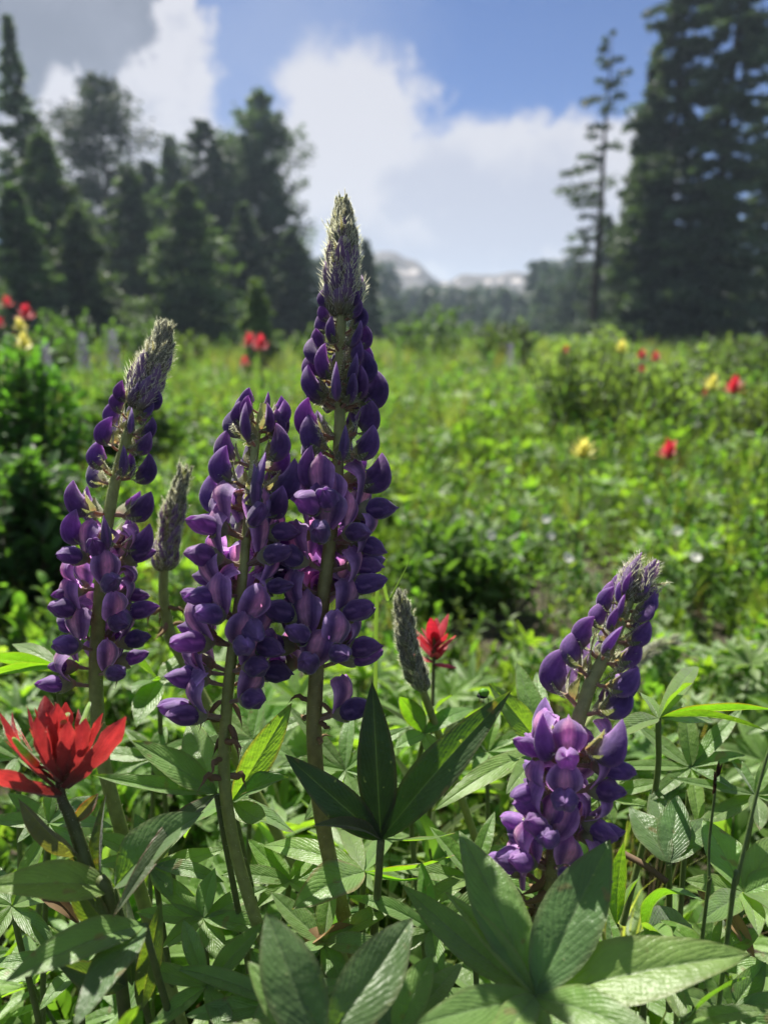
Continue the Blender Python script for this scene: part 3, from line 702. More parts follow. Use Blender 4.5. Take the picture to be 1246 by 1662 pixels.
def mk_crescent(tone, seed, shut=0.0):
    """young flower: the banner still folded round the wings, half-moon in profile"""
    random.seed(seed + 130); mb = MB(); d, e = pet(tone)
    A, B_, C_ = Vector((8, 0, .6)), Vector((17.5, 0, 1.2 + random.uniform(-1, 1))), Vector((15.0 + random.uniform(-1.5, 1.5), 0, 14.0 + random.uniform(-1, 1)))
    if shut: B_ = Vector((13.5, 0, 3)); C_ = Vector((13.5, 0, 13.5))
    n = 13; sg = 14; rows = []
    for i in range(n + 1):
        t = i / n; p = A * (1 - t) ** 2 + B_ * 2 * t * (1 - t) + C_ * t * t
        tg = ((B_ - A) * (1 - t) + (C_ - B_) * t).normalized(); nr = Vector((-tg.z, 0, tg.x))   # towards the inner (upper) side
        hh = 5.0 * (math.sin(PI * (0.10 + 0.90 * t) ** .9) ** .75) if i < n else .12
        ww = 2.3 * (math.sin(PI * (0.14 + 0.86 * t) ** .95) ** .8) if i < n else .1
        row = []
        for j in range(sg):
            a = 2 * PI * j / sg; cc, s = math.cos(a), math.sin(a)
            ext = (1.22 if s > .9 else 1.0) * (1 + .10 * mnoise.noise(Vector((t * 3, cc, s + seed * 5))))
            sharp = (1 - abs(s) ** 4 * .75)
            row.append((p + nr * (hh * s * ext) + Vector((0, ww * cc * sharp * (1 if s < .3 else 1 - .35 * s), 0))) * mm)
        rows.append(row)
    def cf(i, j):
        t = i / n; s = math.sin(2 * PI * j / sg); q = max(0, s) ** 5 + .45 * max(0, -s) ** 8
        cc = lerp(d, e, min(1, q * .9 + .5 * t ** 5)); cc = lerp(cc, (0.62, 0.45, 0.72), .75 * max(0, s) ** 14); cc = jit(cc, .07)  # rim light painted into the colour: pale inner ridge, back and tip
        if t < .3: cc = lerp(lerp(CAL, d, .35), cc, t / .3)
        return cc, (t, j / sg)
    mb.grid(rows, sg, cf, wrap=True)
    return mb.mesh('banner', [M['petal']])
def mk_crescent_calyx(seed):
    random.seed(seed + 170); mb = MB()
    pts = catmull([(0, 0, -.6), (2.5, 0, -.4), (5.4, 0, .3)], 3)
    mb.tube([p * mm for p in pts], .8 * mm, (0.34, 0.20, 0.14), 6)
    for (sgn, ln, wd, c0) in ((-1, 9.5, 3.6, CALG), (1, 6.5, 3.4, CAL)):
        rows = []; n = 7
        for i in range(n + 1):
            t = i / n; w = wd * math.sin(PI * min(.97, .16 + .84 * t)) ** .7
            row = []
            for u in (-1, -.6, -.2, .2, .6, 1):
                x = 5 + ln * t * (1 if sgn < 0 else .62); z = .5 + sgn * (2.7 * math.sin(min(1, t * 2) * PI / 2)) * (1 - .55 * u * u) + (t * t * (3.2 if sgn < 0 else 6.0))
                row.append(Vector((x, w * u, z)) * mm)
            rows.append(row)
        mb.grid(rows, 6, lambda i, j: (jit(lerp((0.35, 0.22, 0.15), c0, min(1, i / 2)), .1), (i / n, j / 5)))
        for k in range(46):
            i = random.randrange(1, n + 1); j = random.randrange(6); p = rows[i][j]
            mb.hair(p, Vector((.8, random.gauss(0, .6), sgn * 1.1)), random.uniform(.8, 2.0) * mm, .08 * mm, HAIRC)
    return mb.mesh('flower', [M['calyx'], M['hair']])
def mk_bud(seed, s=1.0, green=0.0):
    """closed upright bud of the spike's tip"""
    random.seed(seed + 210); mb = MB(); d, e = pet(.35)
    A, B_, C_ = Vector((1.2, 0, 0)), Vector((4.6, 0, 2.6)), Vector((4.0, 0, 9.2))
    n = 8; sg = 9; rows = []
    for i in range(n + 1):
        t = i / n; p = A * (1 - t) ** 2 + B_ * 2 * t * (1 - t) + C_ * t * t
        r = 1.75 * math.sin(PI * (.10 + .88 * t)) ** .8
        row = [(p + Vector((math.sin(2 * PI * j / sg) * r * .8, math.cos(2 * PI * j / sg) * r, 0))) * mm * s for j in range(sg)]
        rows.append(row)
    def cf(i, j):
        t = i / n; g = lerp(CALG, CAL, random.random() * .6)
        v = lerp(lerp(d, e, .45), CALG, .25) if not green else lerp(g, d, .25)
        return (lerp(g, v, min(1, max(0, (t - .22) * 4))) if t < .93 else lerp(v, HAIRC, .25)), (t, j / sg)
    mb.grid(rows, sg, cf, wrap=True)
    for k in range(95):
        i = random.randrange(0, n); j = random.randrange(sg); p = rows[i][j]; c0 = (rows[i][0] + rows[i][sg // 2]) / 2
        o_ = (p - c0).normalized()
        mb.hair(p, o_ + Vector((.15, 0, 1.3)), random.uniform(1.2, 3.2) * mm * s, .085 * mm, HAIRC)
    return mb.mesh('bud', [M['calyx'] if green else M['petal'], M['hair']])
def mk_bract(seed, L_=13.0):
    """narrow woolly bract"""
    random.seed(seed + 250); mb = MB()
    out = random.uniform(.55, 1.0); n = 8; rows = []
    for i in range(n + 1):
        t = i / n; w = 1.0 * (1 - t) ** .6 + .08
        x = .4 + L_ * t * out * .75 - L_ * .25 * out * t * t * t; z = L_ * t * (1.15 - out * .55) + (1.5 * t * t if seed % 2 else -1.5 * t * t)
        rows.append([Vector((x + .2 * abs(u), w * u, z)) * mm for u in (-1, 0, 1)])
    mb.grid(rows, 3, lambda i, j: (lerp((0.14, 0.16, 0.08), (0.30, 0.28, 0.18), i / n), (i / n, j / 2)))
    for k in range(110):
        i = random.uniform(0, n - .01); a, b = rows[int(i)][1], rows[int(i) + 1][1]; p = a.lerp(b, i % 1)
        mb.hair(p, Vector((random.gauss(.3, .5), random.gauss(0, 1), random.gauss(.35, .6))), random.uniform(1.2, 2.8) * mm, .085 * mm, HAIRC)
    return mb.mesh('bract', [M['calyx'], M['hair']])
PROTO = {}
for tone, tn in ((0.1, 'dark'), (0.75, 'pink')):
    PROTO['wings', tn] = [mk_wings(tone, s) for s in range(5)]
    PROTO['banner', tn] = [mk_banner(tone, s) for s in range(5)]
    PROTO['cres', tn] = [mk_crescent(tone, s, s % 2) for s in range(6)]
PROTO['calyx'] = [mk_calyx(s) for s in range(4)]
PROTO['ccal'] = [mk_crescent_calyx(s) for s in range(4)]
PROTO['bud'] = [mk_bud(s) for s in range(4)]
PROTO['gbud'] = [mk_bud(s, 1.0, 1) for s in range(4)]
PROTO['bract'] = [mk_bract(s, 11 + s * 1.3) for s in range(6)]
def mk_withered(seed):
    random.seed(seed + 300); mb = MB()
    pts = [Vector((0, 0, 0))]; d = Vector((1, random.gauss(0, .3), .1))
    for k in range(7):
        d = (d + Vector((random.gauss(0, .3), random.gauss(0, .4), random.gauss(-.15, .4)))).normalized(); pts.append(pts[-1] + d * 1.7 * mm)
    mb.tube(pts, [(.7 + .7 * math.sin(k * .6)) * mm * (1 - k / 9) for k in range(8)], (0.22, 0.15, 0.08), 6)
    for k in range(14):
        mb.hair(random.choice(pts), Vector((random.gauss(0, 1), random.gauss(0, 1), random.gauss(0, 1))), random.uniform(1, 3) * mm, .08 * mm, (0.35, 0.27, 0.16))
    return mb.mesh('withered_flower', [M['dry'], M['hair']])
PROTO['dead'] = [mk_withered(s) for s in range(3)]

def lupine(label, path, zones, radii, tn='dark', seed=0, gap=0.38, skew=0.0, scol=((0.24, 0.29, 0.08), (0.40, 0.45, 0.17)), extra=None, group='lupine flower spikes'):
    """path: [(px,py,d)] from tip to base. zones: [(y0,y1,step_px,kind,n,scale0,scale1)]"""
    random.seed(seed)
    P = [at(*p) for p in path]
    dn = (P[-1] - P[-2]).normalized(); base = P[-1] + dn * ((P[-1].z + .005) / max(.35, -dn.z)); base.z = gz(base.x, base.y) - 0.01
    if P[-1].z > base.z + .004: P.append(base)
    t = thing('lupine', label, 'flower', (base.x, base.y, base.z), group)
    O = t.location.copy()
    pts = catmull([p - O for p in P], 10); n = len(pts)
    mb = MB()
    pxs = [pix(p + O)[1] for p in pts]
    rr = []
    for i in range(n):
        s = i / (n - 1); rr.append(radii[0] + (radii[1] - radii[0]) * min(1, s * 1.6) ** .8)
    mb.tube(pts, rr, scol[0], 12, colf=lambda s, j: jit(lerp(scol[1], scol[0], min(1, s * 1.8)), .06))
    for k in range(450):
        i = random.uniform(0, n - 1.01); p = pts[int(i)].lerp(pts[int(i) + 1], i % 1); a = random.uniform(0, 2 * PI)
        o_ = Vector((math.cos(a), math.sin(a), random.uniform(-.2, .5))); mb.hair(p + Vector((o_.x, o_.y, 0)) * rr[int(i)], o_, random.uniform(.5, 1.3) * mm, .035 * mm, HAIRC)
    link('stem', mb.mesh('lupine_stem', [M['stem'], M['hair']]), t)
    def at_y(y):
        for i in range(n - 1):
            if (pxs[i] - y) * (pxs[i + 1] - y) <= 0 and pxs[i] != pxs[i + 1]:
                k = (y - pxs[i]) / (pxs[i + 1] - pxs[i]); return pts[i].lerp(pts[i + 1], k), (pts[i] - pts[i + 1]).normalized(), rr[i]
        return pts[0], (pts[0] - pts[1]).normalized(), rr[0]
    def frame(p, tg, phi, tilt, roll, s, r):
        # phi 0 = picture right, 90 = away, 270 = towards the camera
        side = Vector((1, 0, 0)); side = (side - tg * side.dot(tg)).normalized(); aw = tg.cross(side)
        O_ = side * math.cos(phi) + aw * math.sin(phi); Y = tg.cross(O_)
        m = Matrix((O_, Y, tg)).transposed().to_4x4()
        loc = Matrix.Translation(p + O_ * r * .7)
        return loc @ m @ Matrix.Rotation(-tilt, 4, 'Y') @ Matrix.Rotation(roll, 4, 'X') @ Matrix.Scale(s, 4)
    def put(kind, p, tg, phi, s, r, tilt=None):
        if kind == 'open':
            tl = tilt if tilt is not None else random.gauss(.10, .16)
            mw = frame(p, tg, phi, tl, random.gauss(0, .18), s, r)
            f = link('flower', random.choice(PROTO['calyx']), t, mw)
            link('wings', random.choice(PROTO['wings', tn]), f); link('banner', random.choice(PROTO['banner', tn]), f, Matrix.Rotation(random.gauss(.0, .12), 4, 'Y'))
        elif kind == 'half':
            mw = frame(p, tg, phi, tilt if tilt is not None else random.gauss(-.05, .15), random.gauss(0, .2), s, r)
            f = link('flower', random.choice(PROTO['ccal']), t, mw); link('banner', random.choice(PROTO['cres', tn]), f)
        elif kind == 'cres':
            mw = frame(p, tg, phi, tilt if tilt is not None else random.gauss(.16, .14), random.gauss(0, .15), s, r)
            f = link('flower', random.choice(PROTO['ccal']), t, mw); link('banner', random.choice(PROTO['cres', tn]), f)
            if random.random() < .8: link('bract', random.choice(PROTO['bract']), t, frame(p, tg, phi + random.gauss(0, .2), -.35 + random.gauss(0, .2), 0, s * 1.05, r))
        elif kind in ('bud', 'gbud'):
            link('bud', random.choice(PROTO[kind]), t, frame(p, tg, phi, random.gauss(.12, .08), random.gauss(0, .2), s, r))
            if random.random() < (1 if kind == 'bud' else .8): link('bract', random.choice(PROTO['bract']), t, frame(p, tg, phi + .3, random.gauss(.0, .2), random.gauss(0, .3), min(s, 1.05) * random.uniform(.6, .85), r))
            if random.random() < .2: link('bract', random.choice(PROTO['bract']), t, frame(p, tg, phi - .4, random.gauss(-.12, .16), random.gauss(0, .3), min(s, 1.05) * random.uniform(.55, .8), r))
        elif kind == 'dead':
            link('withered_flower', random.choice(PROTO['dead']), t, frame(p, tg, phi, random.gauss(0, .4), 0, s, r))
    off = random.uniform(0, 1)
    for (y0, y1, step, kind, cnt, s0, s1) in zones:
        y = y0
        while y < y1:
            k = (y - y0) / max(1, y1 - y0); s = s0 + (s1 - s0) * k
            off += .41
            for q in range(cnt):
                phi = 2 * PI * (q / cnt + off) + random.gauss(0, .16)
                dev = abs((phi - 1.5 * PI + PI) % (2 * PI) - PI)
                if kind in ('open', 'half', 'cres') and dev < .45 and random.random() < (gap if kind == 'open' else .6): continue
                p, tg, r = at_y(y + random.gauss(0, step * .07))
                put(kind, p, tg, phi, s * random.uniform(.9, 1.1), r)
            y += step * random.uniform(.93, 1.07)
    for e in (extra or []):
        y, phi, kind, s = e[:4]; p, tg, r = at_y(y); put(kind, p, tg, math.radians(phi), s, r, *(e[4:]))
    return t

lupine('tallest lupine, its long pointed tip standing against the white cloud', [(556, 322, .286), (557, 420, .285), (553, 560, .284), (551, 690, .282), (545, 800, .28), (533, 900, .279), (521, 1000, .278), (513, 1100, .278), (510, 1200, .278), (521, 1320, .28), (548, 1450, .283), (590, 1600, .288)],
    [(330, 415, 7, 'gbud', 6, .35, .95), (405, 525, 12, 'bud', 6, 1.0, 1.5), (500, 560, 20, 'cres', 5, .42, .58), (568, 650, 27, 'cres', 6, .62, .8), (662, 770, 40, 'cres', 5, .84, .92), (790, 830, 44, 'half', 5, .92, .92), (836, 1090, 44, 'open', 6, 1.0, .98), (1085, 1120, 40, 'open', 3, 1.0, 1.0), (1140, 1215, 28, 'dead', 2, 1, 1)],
    (.0014, .0029), 'dark', 5, scol=((0.25, 0.25, 0.08), (0.38, 0.42, 0.16)), extra=[(1165, 335, 'open', .98), (1160, 20, 'open', .9)])
lupine('lupine with a short open top, crowded against the tallest spike', [(428, 655, .276), (418, 700, .276), (411, 760, .275), (402, 850, .272), (392, 950, .27), (378, 1050, .27), (368, 1150, .27), (364, 1260, .27), (380, 1370, .27), (408, 1470, .27), (450, 1600, .272)],
    [(672, 700, 14, 'cres', 4, .5, .62), (718, 810, 40, 'cres', 5, .74, .85), (826, 850, 42, 'half', 5, .86, .9), (872, 1100, 44, 'open', 6, .95, .95), (1110, 1130, 40, 'open', 2, .95, .95), (1140, 1270, 30, 'dead', 2, 1, 1.2)],
    (.0012, .0022), 'dark', 8, extra=[(1165, 190, 'open', 1.0), (1160, 215, 'open', .9), (1135, 320, 'open', .9)])
lupine('lupine with a leaning woolly tip, standing behind the scarlet paintbrush', [(268, 528, .325), (258, 570, .325), (235, 625, .324), (212, 690, .322), (190, 770, .32), (178, 830, .318), (168, 900, .316), (161, 1000, .315), (156, 1100, .315), (165, 1220, .315), (195, 1340, .315), (235, 1470, .315)],
    [(532, 612, 8, 'gbud', 6, .45, 1.15), (605, 672, 12, 'bud', 6, 1.1, 1.4), (655, 715, 24, 'cres', 5, .5, .66), (730, 800, 44, 'cres', 5, .78, .86), (835, 890, 44, 'half', 5, .9, .92), (915, 1125, 43, 'open', 5, .90, .92)],
    (.0014, .0029), 'dark', 12, extra=[(1110, 200, 'open', 1.0), (1080, 30, 'dead', 1.3)])
lupine('small unopened lupine spike between the two leaning purple ones', [(300, 760, .37), (290, 800, .37), (276, 860, .37), (266, 930, .37), (268, 990, .37), (285, 1050, .37), (318, 1110, .37)],
    [(768, 840, 9, 'gbud', 5, .5, .85), (840, 935, 12, 'bud', 5, .9, 1.1), (985, 1015, 26, 'dead', 3, 1.2, 1.2)], (.0014, .0026), 'dark', 17)
lupine('shortest lupine, pinkish purple in full sun over the big flat leaf', [(1040, 925, .262), (1024, 965, .26), (1003, 1020, .258), (984, 1060, .256), (958, 1110, .254), (938, 1170, .252), (922, 1240, .25), (911, 1310, .25), (900, 1380, .25), (886, 1450, .25), (868, 1530, .25)],
    [(940, 985, 12, 'bud', 5, .9, 1.25), (968, 1020, 20, 'cres', 5, .42, .55), (1035, 1090, 34, 'cres', 5, .62, .76), (1105, 1190, 44, 'cres', 5, .82, .88), (1210, 1240, 40, 'half', 4, .9, .9), (1240, 1440, 42, 'open', 5, .84, .84), (1420, 1480, 26, 'dead', 3, 1.1, 1.1)],
    (.0014, .0027), 'pink', 23, gap=.35, extra=[(1475, 175, 'open', .85), (1435, 160, 'open', .85), (1400, 190, 'open', .9)], scol=((0.2, 0.2, 0.08), (0.30, 0.36, 0.15)))
lupine('green woolly lupine bud spike beside a red paintbrush', [(650, 968, .345), (656, 1010, .345), (665, 1060, .345), (682, 1110, .345), (700, 1160, .345)],
    [(972, 1050, 9, 'gbud', 4, .5, .9), (1050, 1130, 12, 'gbud', 4, .9, .95)], (.001, .0018), 'dark', 31)
lupine('woolly grey lupine bud spike lying almost level in the blurred green behind the shortest lupine', [(1092, 1040, .62), (1060, 1052, .62), (1030, 1075, .61), (1010, 1100, .6)],
    [(1042, 1095, 7, 'gbud', 5, .9, 1.3)], (.0012, .002), 'dark', 33)

# ------------------------------------------------------------------ paintbrushes
RED, REDD, YEL = (0.62, 0.055, 0.05), (0.30, 0.03, 0.035), (0.55, 0.50, 0.10)
def bract_mesh(Ln, wd, colT, colB, lobes=True, seed=0, curve=.1):
    random.seed(seed); mb = MB(); n = 12; us = (-1, -.66, -.33, 0, .33, .66, 1); rows = []
    for i in range(n + 1):
        t = i / n; w = wd / 2 * (.30 + .70 * math.sin(PI * min(1, .05 + .75 * t))) * (1 if t < .78 else max(.12, 1 - ((t - .78) / .22) ** 2.2))
        rows.append([Vector((curve * Ln * math.sin(PI * t * .9) - .35 * w * (u * u) + .10 * w * math.sin(9 * t + u * 5 + seed), w * u * (1 + .12 * math.sin(t * 23 + seed) * abs(u)), Ln * t )) for u in us])
    mb.grid(rows, 7, lambda i, j: (jit(lerp(colB, lerp(colT, (0.6, 0.12, 0.08), .35 * abs(us[j]) ** 3), min(1, (i / n) ** 1.2 * 1.35)), .1), (i / n, us[j] * .5 + .5)))
    if lobes:
        for sgn in (-1, 1):
            rows = []
            for i in range(8):
                t = i / 7; w = wd * .13 * math.sin(PI * (.2 + .78 * t)); c0 = Vector((curve * Ln * .5 + .0, sgn * (wd * .22 + wd * .35 * t), Ln * (.45 + .42 * t)))
                rows.append([c0 + Vector((0, -w, 0)), c0 + Vector((-.2 * w, 0, 0)), c0 + Vector((0, w, 0))])
            mb.grid(rows, 3, lambda i, j: (colT, (i / 7, j / 2)))
    for k in range(30):
        r_ = random.choice(rows); mb.hair(random.choice(r_), Vector((random.gauss(0, 1), random.gauss(0, 1), .6)), random.uniform(.5, 1.0) * mm, .04 * mm, lerp(colT, (0.8, 0.7, 0.6), .4))
    return mb.mesh('bract', [M['bract'], M['hair']])
def paintbrush_hero():
    C = at(100, 1292, .242)
    g = at(215, 1720, .252); g.z = gz(g.x, g.y)
    t = thing('paintbrush', 'large scarlet paintbrush flower glowing in sun below the leaning woolly lupine', 'flower', g, 'paintbrush flowers')
    O = Vector(g)
    stem = catmull([at(96, 1225, .243), C, at(118, 1335, .243), at(150, 1430, .244), at(190, 1540, .246), g], 8)
    mb = MB(); mb.tube([p - O for p in stem], [.0011 + .0011 * min(1, i / 20) for i in range(len(stem))], (0.10, 0.11, 0.04), 10, colf=lambda s, j: lerp((0.05, 0.03, 0.025), (0.10, 0.13, 0.04), min(1, s * 2.2)))
    for k in range(500):
        i = random.uniform(0, len(stem) - 1.01); p = stem[int(i)].lerp(stem[int(i) + 1], i % 1) - O; d = Vector((random.gauss(0, 1), random.gauss(0, 1), 0)).normalized()
        mb.hair(p + d * .0018, d, random.uniform(.4, 1) * mm, .04 * mm, HAIRC)
    link('stem', mb.mesh('paintbrush_stem', [M['stem'], M['hair']]), t)
    # bracts: base px, tip px, tip depth, width px, tone
    bs = [((95, 1235), (76, 1128), .24, 30, 1), ((88, 1240), (48, 1146), .247, 26, 1), ((98, 1238), (95, 1140), .236, 28, .8), ((105, 1242), (122, 1150), .246, 30, .9),
          ((92, 1250), (28, 1150), .255, 20, 1), ((85, 1262), (4, 1152), .238, 34, 1), ((80, 1272), (10, 1188), .230, 24, .8), ((112, 1255), (138, 1162), .236, 26, .5),
          ((112, 1262), (165, 1156), .250, 26, .6), ((110, 1272), (203, 1160), .238, 34, .7), ((116, 1268), (186, 1200), .246, 30, .5), ((92, 1286), (-22, 1252), .222, 44, 1), ((98, 1262), (62, 1160), .230, 22, .7),
          ((104, 1262), (112, 1168), .231, 24, .55), ((100, 1240), (66, 1150), .252, 22, 1), ((108, 1240), (108, 1138), .252, 24, 1)]
    for k, (b, e, d, w, tone) in enumerate(bs):
        B = at(b[0] + (100 - b[0]) * .4, b[1] + 8, .241 + random.uniform(-.003, .003)); E = at(e[0], e[1], d); Ln = (E - B).length
        colT = jit(lerp(REDD, RED, .45 + .55 * tone), .1)
        me = bract_mesh(Ln, w * .238 / F * 1.12, colT, (0.10, 0.02, 0.015), k % 2 == 0, k, random.uniform(.04, .2))
        z = (E - B).normalized(); x = Vector((0, -1, .3)) if k % 2 else Vector((0, -1, -.1)); x = (x - z * x.dot(z)).normalized(); 
        outw = (B - C); x2 = (E - at(100, 1200, .242)); x2 = (x2 - z * x2.dot(z));
        x = (x * .6 + (x2.normalized() if x2.length > 1e-4 else x) * .8).normalized(); x = (x - z * x.dot(z)).normalized()
        m = Matrix((x, z.cross(x), z)).transposed().to_4x4(); link('bract', me, t, Matrix.Translation(B - O) @ m)
    # green-tipped flower tubes peeping out
    for (b, e, d) in (((60, 1240), (22, 1198), .226), ((130, 1215), (146, 1140), .246), ((104, 1180), (112, 1158), .243)):
        mb = MB(); B, E = at(*b, .236), at(*e, d); pts = catmull([B, (B + E) / 2 + Vector((0, -.001, .001)), E], 4)
        mb.tube([p - O for p in pts], [.0012] * 5 + [.001, .0009, .0008, .0004], (0.22, 0.36, 0.05), 8, colf=lambda s, j: lerp((0.5, 0.05, 0.03), (0.22, 0.38, 0.05), min(1, s * 2)))
        link('floret', mb.mesh('floret', [M['calyx']]), t)
    # stem leaves, with purple-brown tints
    PB = (0.075, 0.115, 0.035)
    for (b, e, db, de, w, cb, op) in (((130, 1390), (30, 1295), .243, .235, 46, (0.10, 0.10, 0.055), dict(fold=.5, facing=(-.3, -1, .4))), ((118, 1335), (160, 1288), .243, .25, 26, (0.12, 0.10, 0.04), dict(fold=.4, facing=(.4, -1, .3), rim=(0.4, 0.05, 0.04))),
                                      ((178, 1505), (114, 1412), .245, .238, 52, PB, dict(fold=.35, facing=(0, -1, .4))), ((165, 1470), (172, 1290), .245, .25, 36, PB, dict(fold=.5, facing=(-.5, -1, .2))),
                                      ((205, 1600), (92, 1562), .247, .235, 50, (0.05, 0.08, 0.03), dict(fold=.3, facing=(0, -.8, .7))), ((228, 1640), (262, 1460), .25, .252, 44, (0.08, 0.13, 0.03), dict(fold=.4, facing=(.2, -1, .2))),
                                      ((215, 1600), (205, 1450), .25, .262, 40, PB, dict(fold=.4, facing=(.2, -1, .2)))):
        mb = MB(); B, E = at(*b, db), at(*e, de)
        leaflet_into(mb, B - O, E - O, w * .245 / F, base=jit(cb), n=14, arch=.06, rib=(0.2, 0.22, 0.1), **op); link('leaf', mb.mesh('paintbrush_leaf', [M['leaf']]), t)
paintbrush_hero()

random.seed(5)
def mk_pb(n_br, L_, colT, colB, hv=.1, seed=0, wf=.17):
    """far paintbrush: spike of bracts, stem and leaves as three meshes, built 0.3 m tall with the bloom at the top"""
    random.seed(seed)
    hd = MB()
    for k in range(n_br):
        q = k / n_br; a = k * 2.4; z0 = .28 - .016 * q; tilt = .25 + 1.05 * q + random.gauss(0, .12)
        d = Vector((math.cos(a) * math.sin(tilt), math.sin(a) * math.sin(tilt), math.cos(tilt))); s = Vector((-math.sin(a), math.cos(a), 0)); Ln = L_ * random.uniform(.75, 1.15)
        cc = jit(colT, .25)
        rows = []
        for i in range(5):
            t = i / 4; w = Ln * wf * math.sin(PI * (.15 + .8 * t)); c0 = Vector((0, 0, z0)) + d * Ln * t
            rows.append([c0 - s * w, c0 + d.cross(s) * w * .3, c0 + s * w])
        hd.grid(rows, 3, lambda i, j: (lerp(colB, cc, min(1, i / 1.5)), (0, 0)))
    hm = hd.mesh('flower_head', [M['bract'] if colT[0] > 2 * colT[1] else M['pale']])
    st = MB(); st.tube([(0, 0, 0), (.004, 0, .1), (-.002, .002, .2), (0, 0, .285)], [.0017, .0015, .0013, .001], (0.10, 0.12, 0.04), 6)
    lf = MB()
    for k in range(12):
        a = k * 2.4; z = .03 + .2 * k / 12; d = Vector((math.cos(a), math.sin(a), 1.0)).normalized()
        leaflet_into(lf, (0, 0, z), Vector((0, 0, z)) + d * .045, .008, (0, 0, 1), n=5, nv=1, base=(0.08, 0.13, 0.04))
    return hm, st.mesh('paintbrush_stem', [M['stem']]), lf.mesh('foliage', [M['herb']])
PBM = {'red': [mk_pb(22, .026, (0.75, 0.06, 0.09), (0.4, 0.08, 0.05), seed=s) for s in range(3)],
       'orange': [mk_pb(14, .022, (0.62, 0.10, 0.04), (0.3, 0.15, 0.04), seed=9)],
       'yellow': [mk_pb(26, .024, (0.78, 0.72, 0.20), (0.4, 0.45, 0.10), seed=s + 20) for s in range(3)],
       'near': [mk_pb(13, .021, (0.60, 0.03, 0.05), (0.25, 0.03, 0.03), seed=40, wf=.2)]}
def far_pb(px, py, rpx, colr, label):
    d = {'near': .40}.get(colr, min(2.05 if px > 850 else 3.2, F * .022 / rpx))
    top = at(px, py, d); gx, gy = top.x, top.y; g = gz(gx, gy); hgt = top.z - g + .01
    t = thing('paintbrush', label, 'flower', (gx, gy, g), 'paintbrush flowers', random.uniform(0, 6))
    s = hgt / .28
    hm, sm, lm = random.choice(PBM[colr])
    k = (rpx * d / F) / .022 if colr != 'near' else .8
    # the head keeps its own size on a stem of the height that the place needs
    link('flower_head', hm, t, Matrix.Translation((0, 0, hgt - .28 * k)) @ Matrix.Scale(k, 4))
    link('stem', sm, t, Matrix.Diagonal((1, 1, s, 1))); link('foliage', lm, t, Matrix.Diagonal((1, 1, s, 1)))
far_pb(704, 1072, 30, 'near', 'scarlet paintbrush half hidden by the green woolly lupine spike')
for a in [(12, 497, 11, 'red', 'highest red paintbrush above the yellow pair, nearest the thin spire tree'), (43, 517, 16, 'red', 'red paintbrush directly above the upper yellow bloom'),
          (-2, 530, 11, 'red', 'red paintbrush at the very edge, cut off, beside the yellow pair'), (24, 553, 9, 'orange', 'small orange paintbrush between the two yellow blooms'),
          (405, 560, 14, 'red', 'red paintbrush, first of the touching pair below the young pale spruce'), (423, 566, 15, 'red', 'red paintbrush, lower and larger of the touching pair below the young pale spruce'),
          (397, 592, 9, 'red', 'little red paintbrush just below the touching pair'), (1041, 582, 10, 'red', 'red paintbrush at the foot of the dark stand, next to the tall yellow one'),
          (1063, 586, 10, 'red', 'red paintbrush at the foot of the dark stand, nearer to the outer giant spruce'), (1042, 605, 8, 'red', 'small red paintbrush under the two pink-red ones by the dark stand'),
          (1190, 636, 18, 'red', 'vivid round red paintbrush beside the yellow bloom under the dark stand'), (1084, 742, 20, 'red', 'low wide red paintbrush alone in open green meadow'),
          (918, 573, 10, 'orange', 'faded orange paintbrush on top of the leafy bush'), (1160, 733, 6, 'orange', 'tiny orange paintbrush out past the low wide red one'),
          (1143, 643, 8, 'orange', 'small orange bloom tucked under the yellow one beside the vivid red'), (66, 908, 10, 'orange', 'small orange and yellow paintbrush beside the leaning woolly lupine'), (1002, 823, 7, 'orange', 'tiny reddish bloom in the grass behind the shortest lupine'),
          (34, 535, 14, 'yellow', 'upper of the two pale yellow paintbrushes under the red ones'), (40, 565, 18, 'yellow', 'lower and wider of the two pale yellow paintbrushes under the red ones'),
          (945, 740, 24, 'yellow', 'pale yellow paintbrush alone in mid meadow, the largest yellow bloom'), (1155, 630, 16, 'yellow', 'yellow paintbrush touching the vivid round red one'),
          (1008, 570, 13, 'yellow', 'yellow paintbrush standing highest on the leafy bush by the dark stand')]:
    far_pb(*a)
# distant lupines and small white blooms
def mk_far_spike(colr, seed):
    random.seed(seed); mb = MB()
    for k in range(70):
        q = k / 70; a = k * 2.4; r = .016 * (1 - q * .75); z = .20 + .11 * q
        c0 = Vector((math.cos(a) * r, math.sin(a) * r, z)); d = Vector((math.cos(a), math.sin(a), .5)).normalized() * .009; s = Vector((-math.sin(a), math.cos(a), 0)) * .004
        v = [mb.vert(c0, jit(colr, .3)), mb.vert(c0 + d * .5 + s, jit(colr, .3)), mb.vert(c0 + d + Vector((0, 0, .003)), jit(colr, .3)), mb.vert(c0 + d * .5 - s, jit(colr, .3))]
        mb.face(v)
    st = MB(); st.tube([(0, 0, 0), (.003, 0, .15), (0, 0, .305)], [.0022, .0018, .001], (0.1, 0.14, 0.05), 6)
    return mb.mesh('flower_spike', [M['pale']]), st.mesh('lupine_stem', [M['stem']])
FS = [mk_far_spike((0.20, 0.17, 0.36), 1), mk_far_spike((0.30, 0.27, 0.45), 2)]
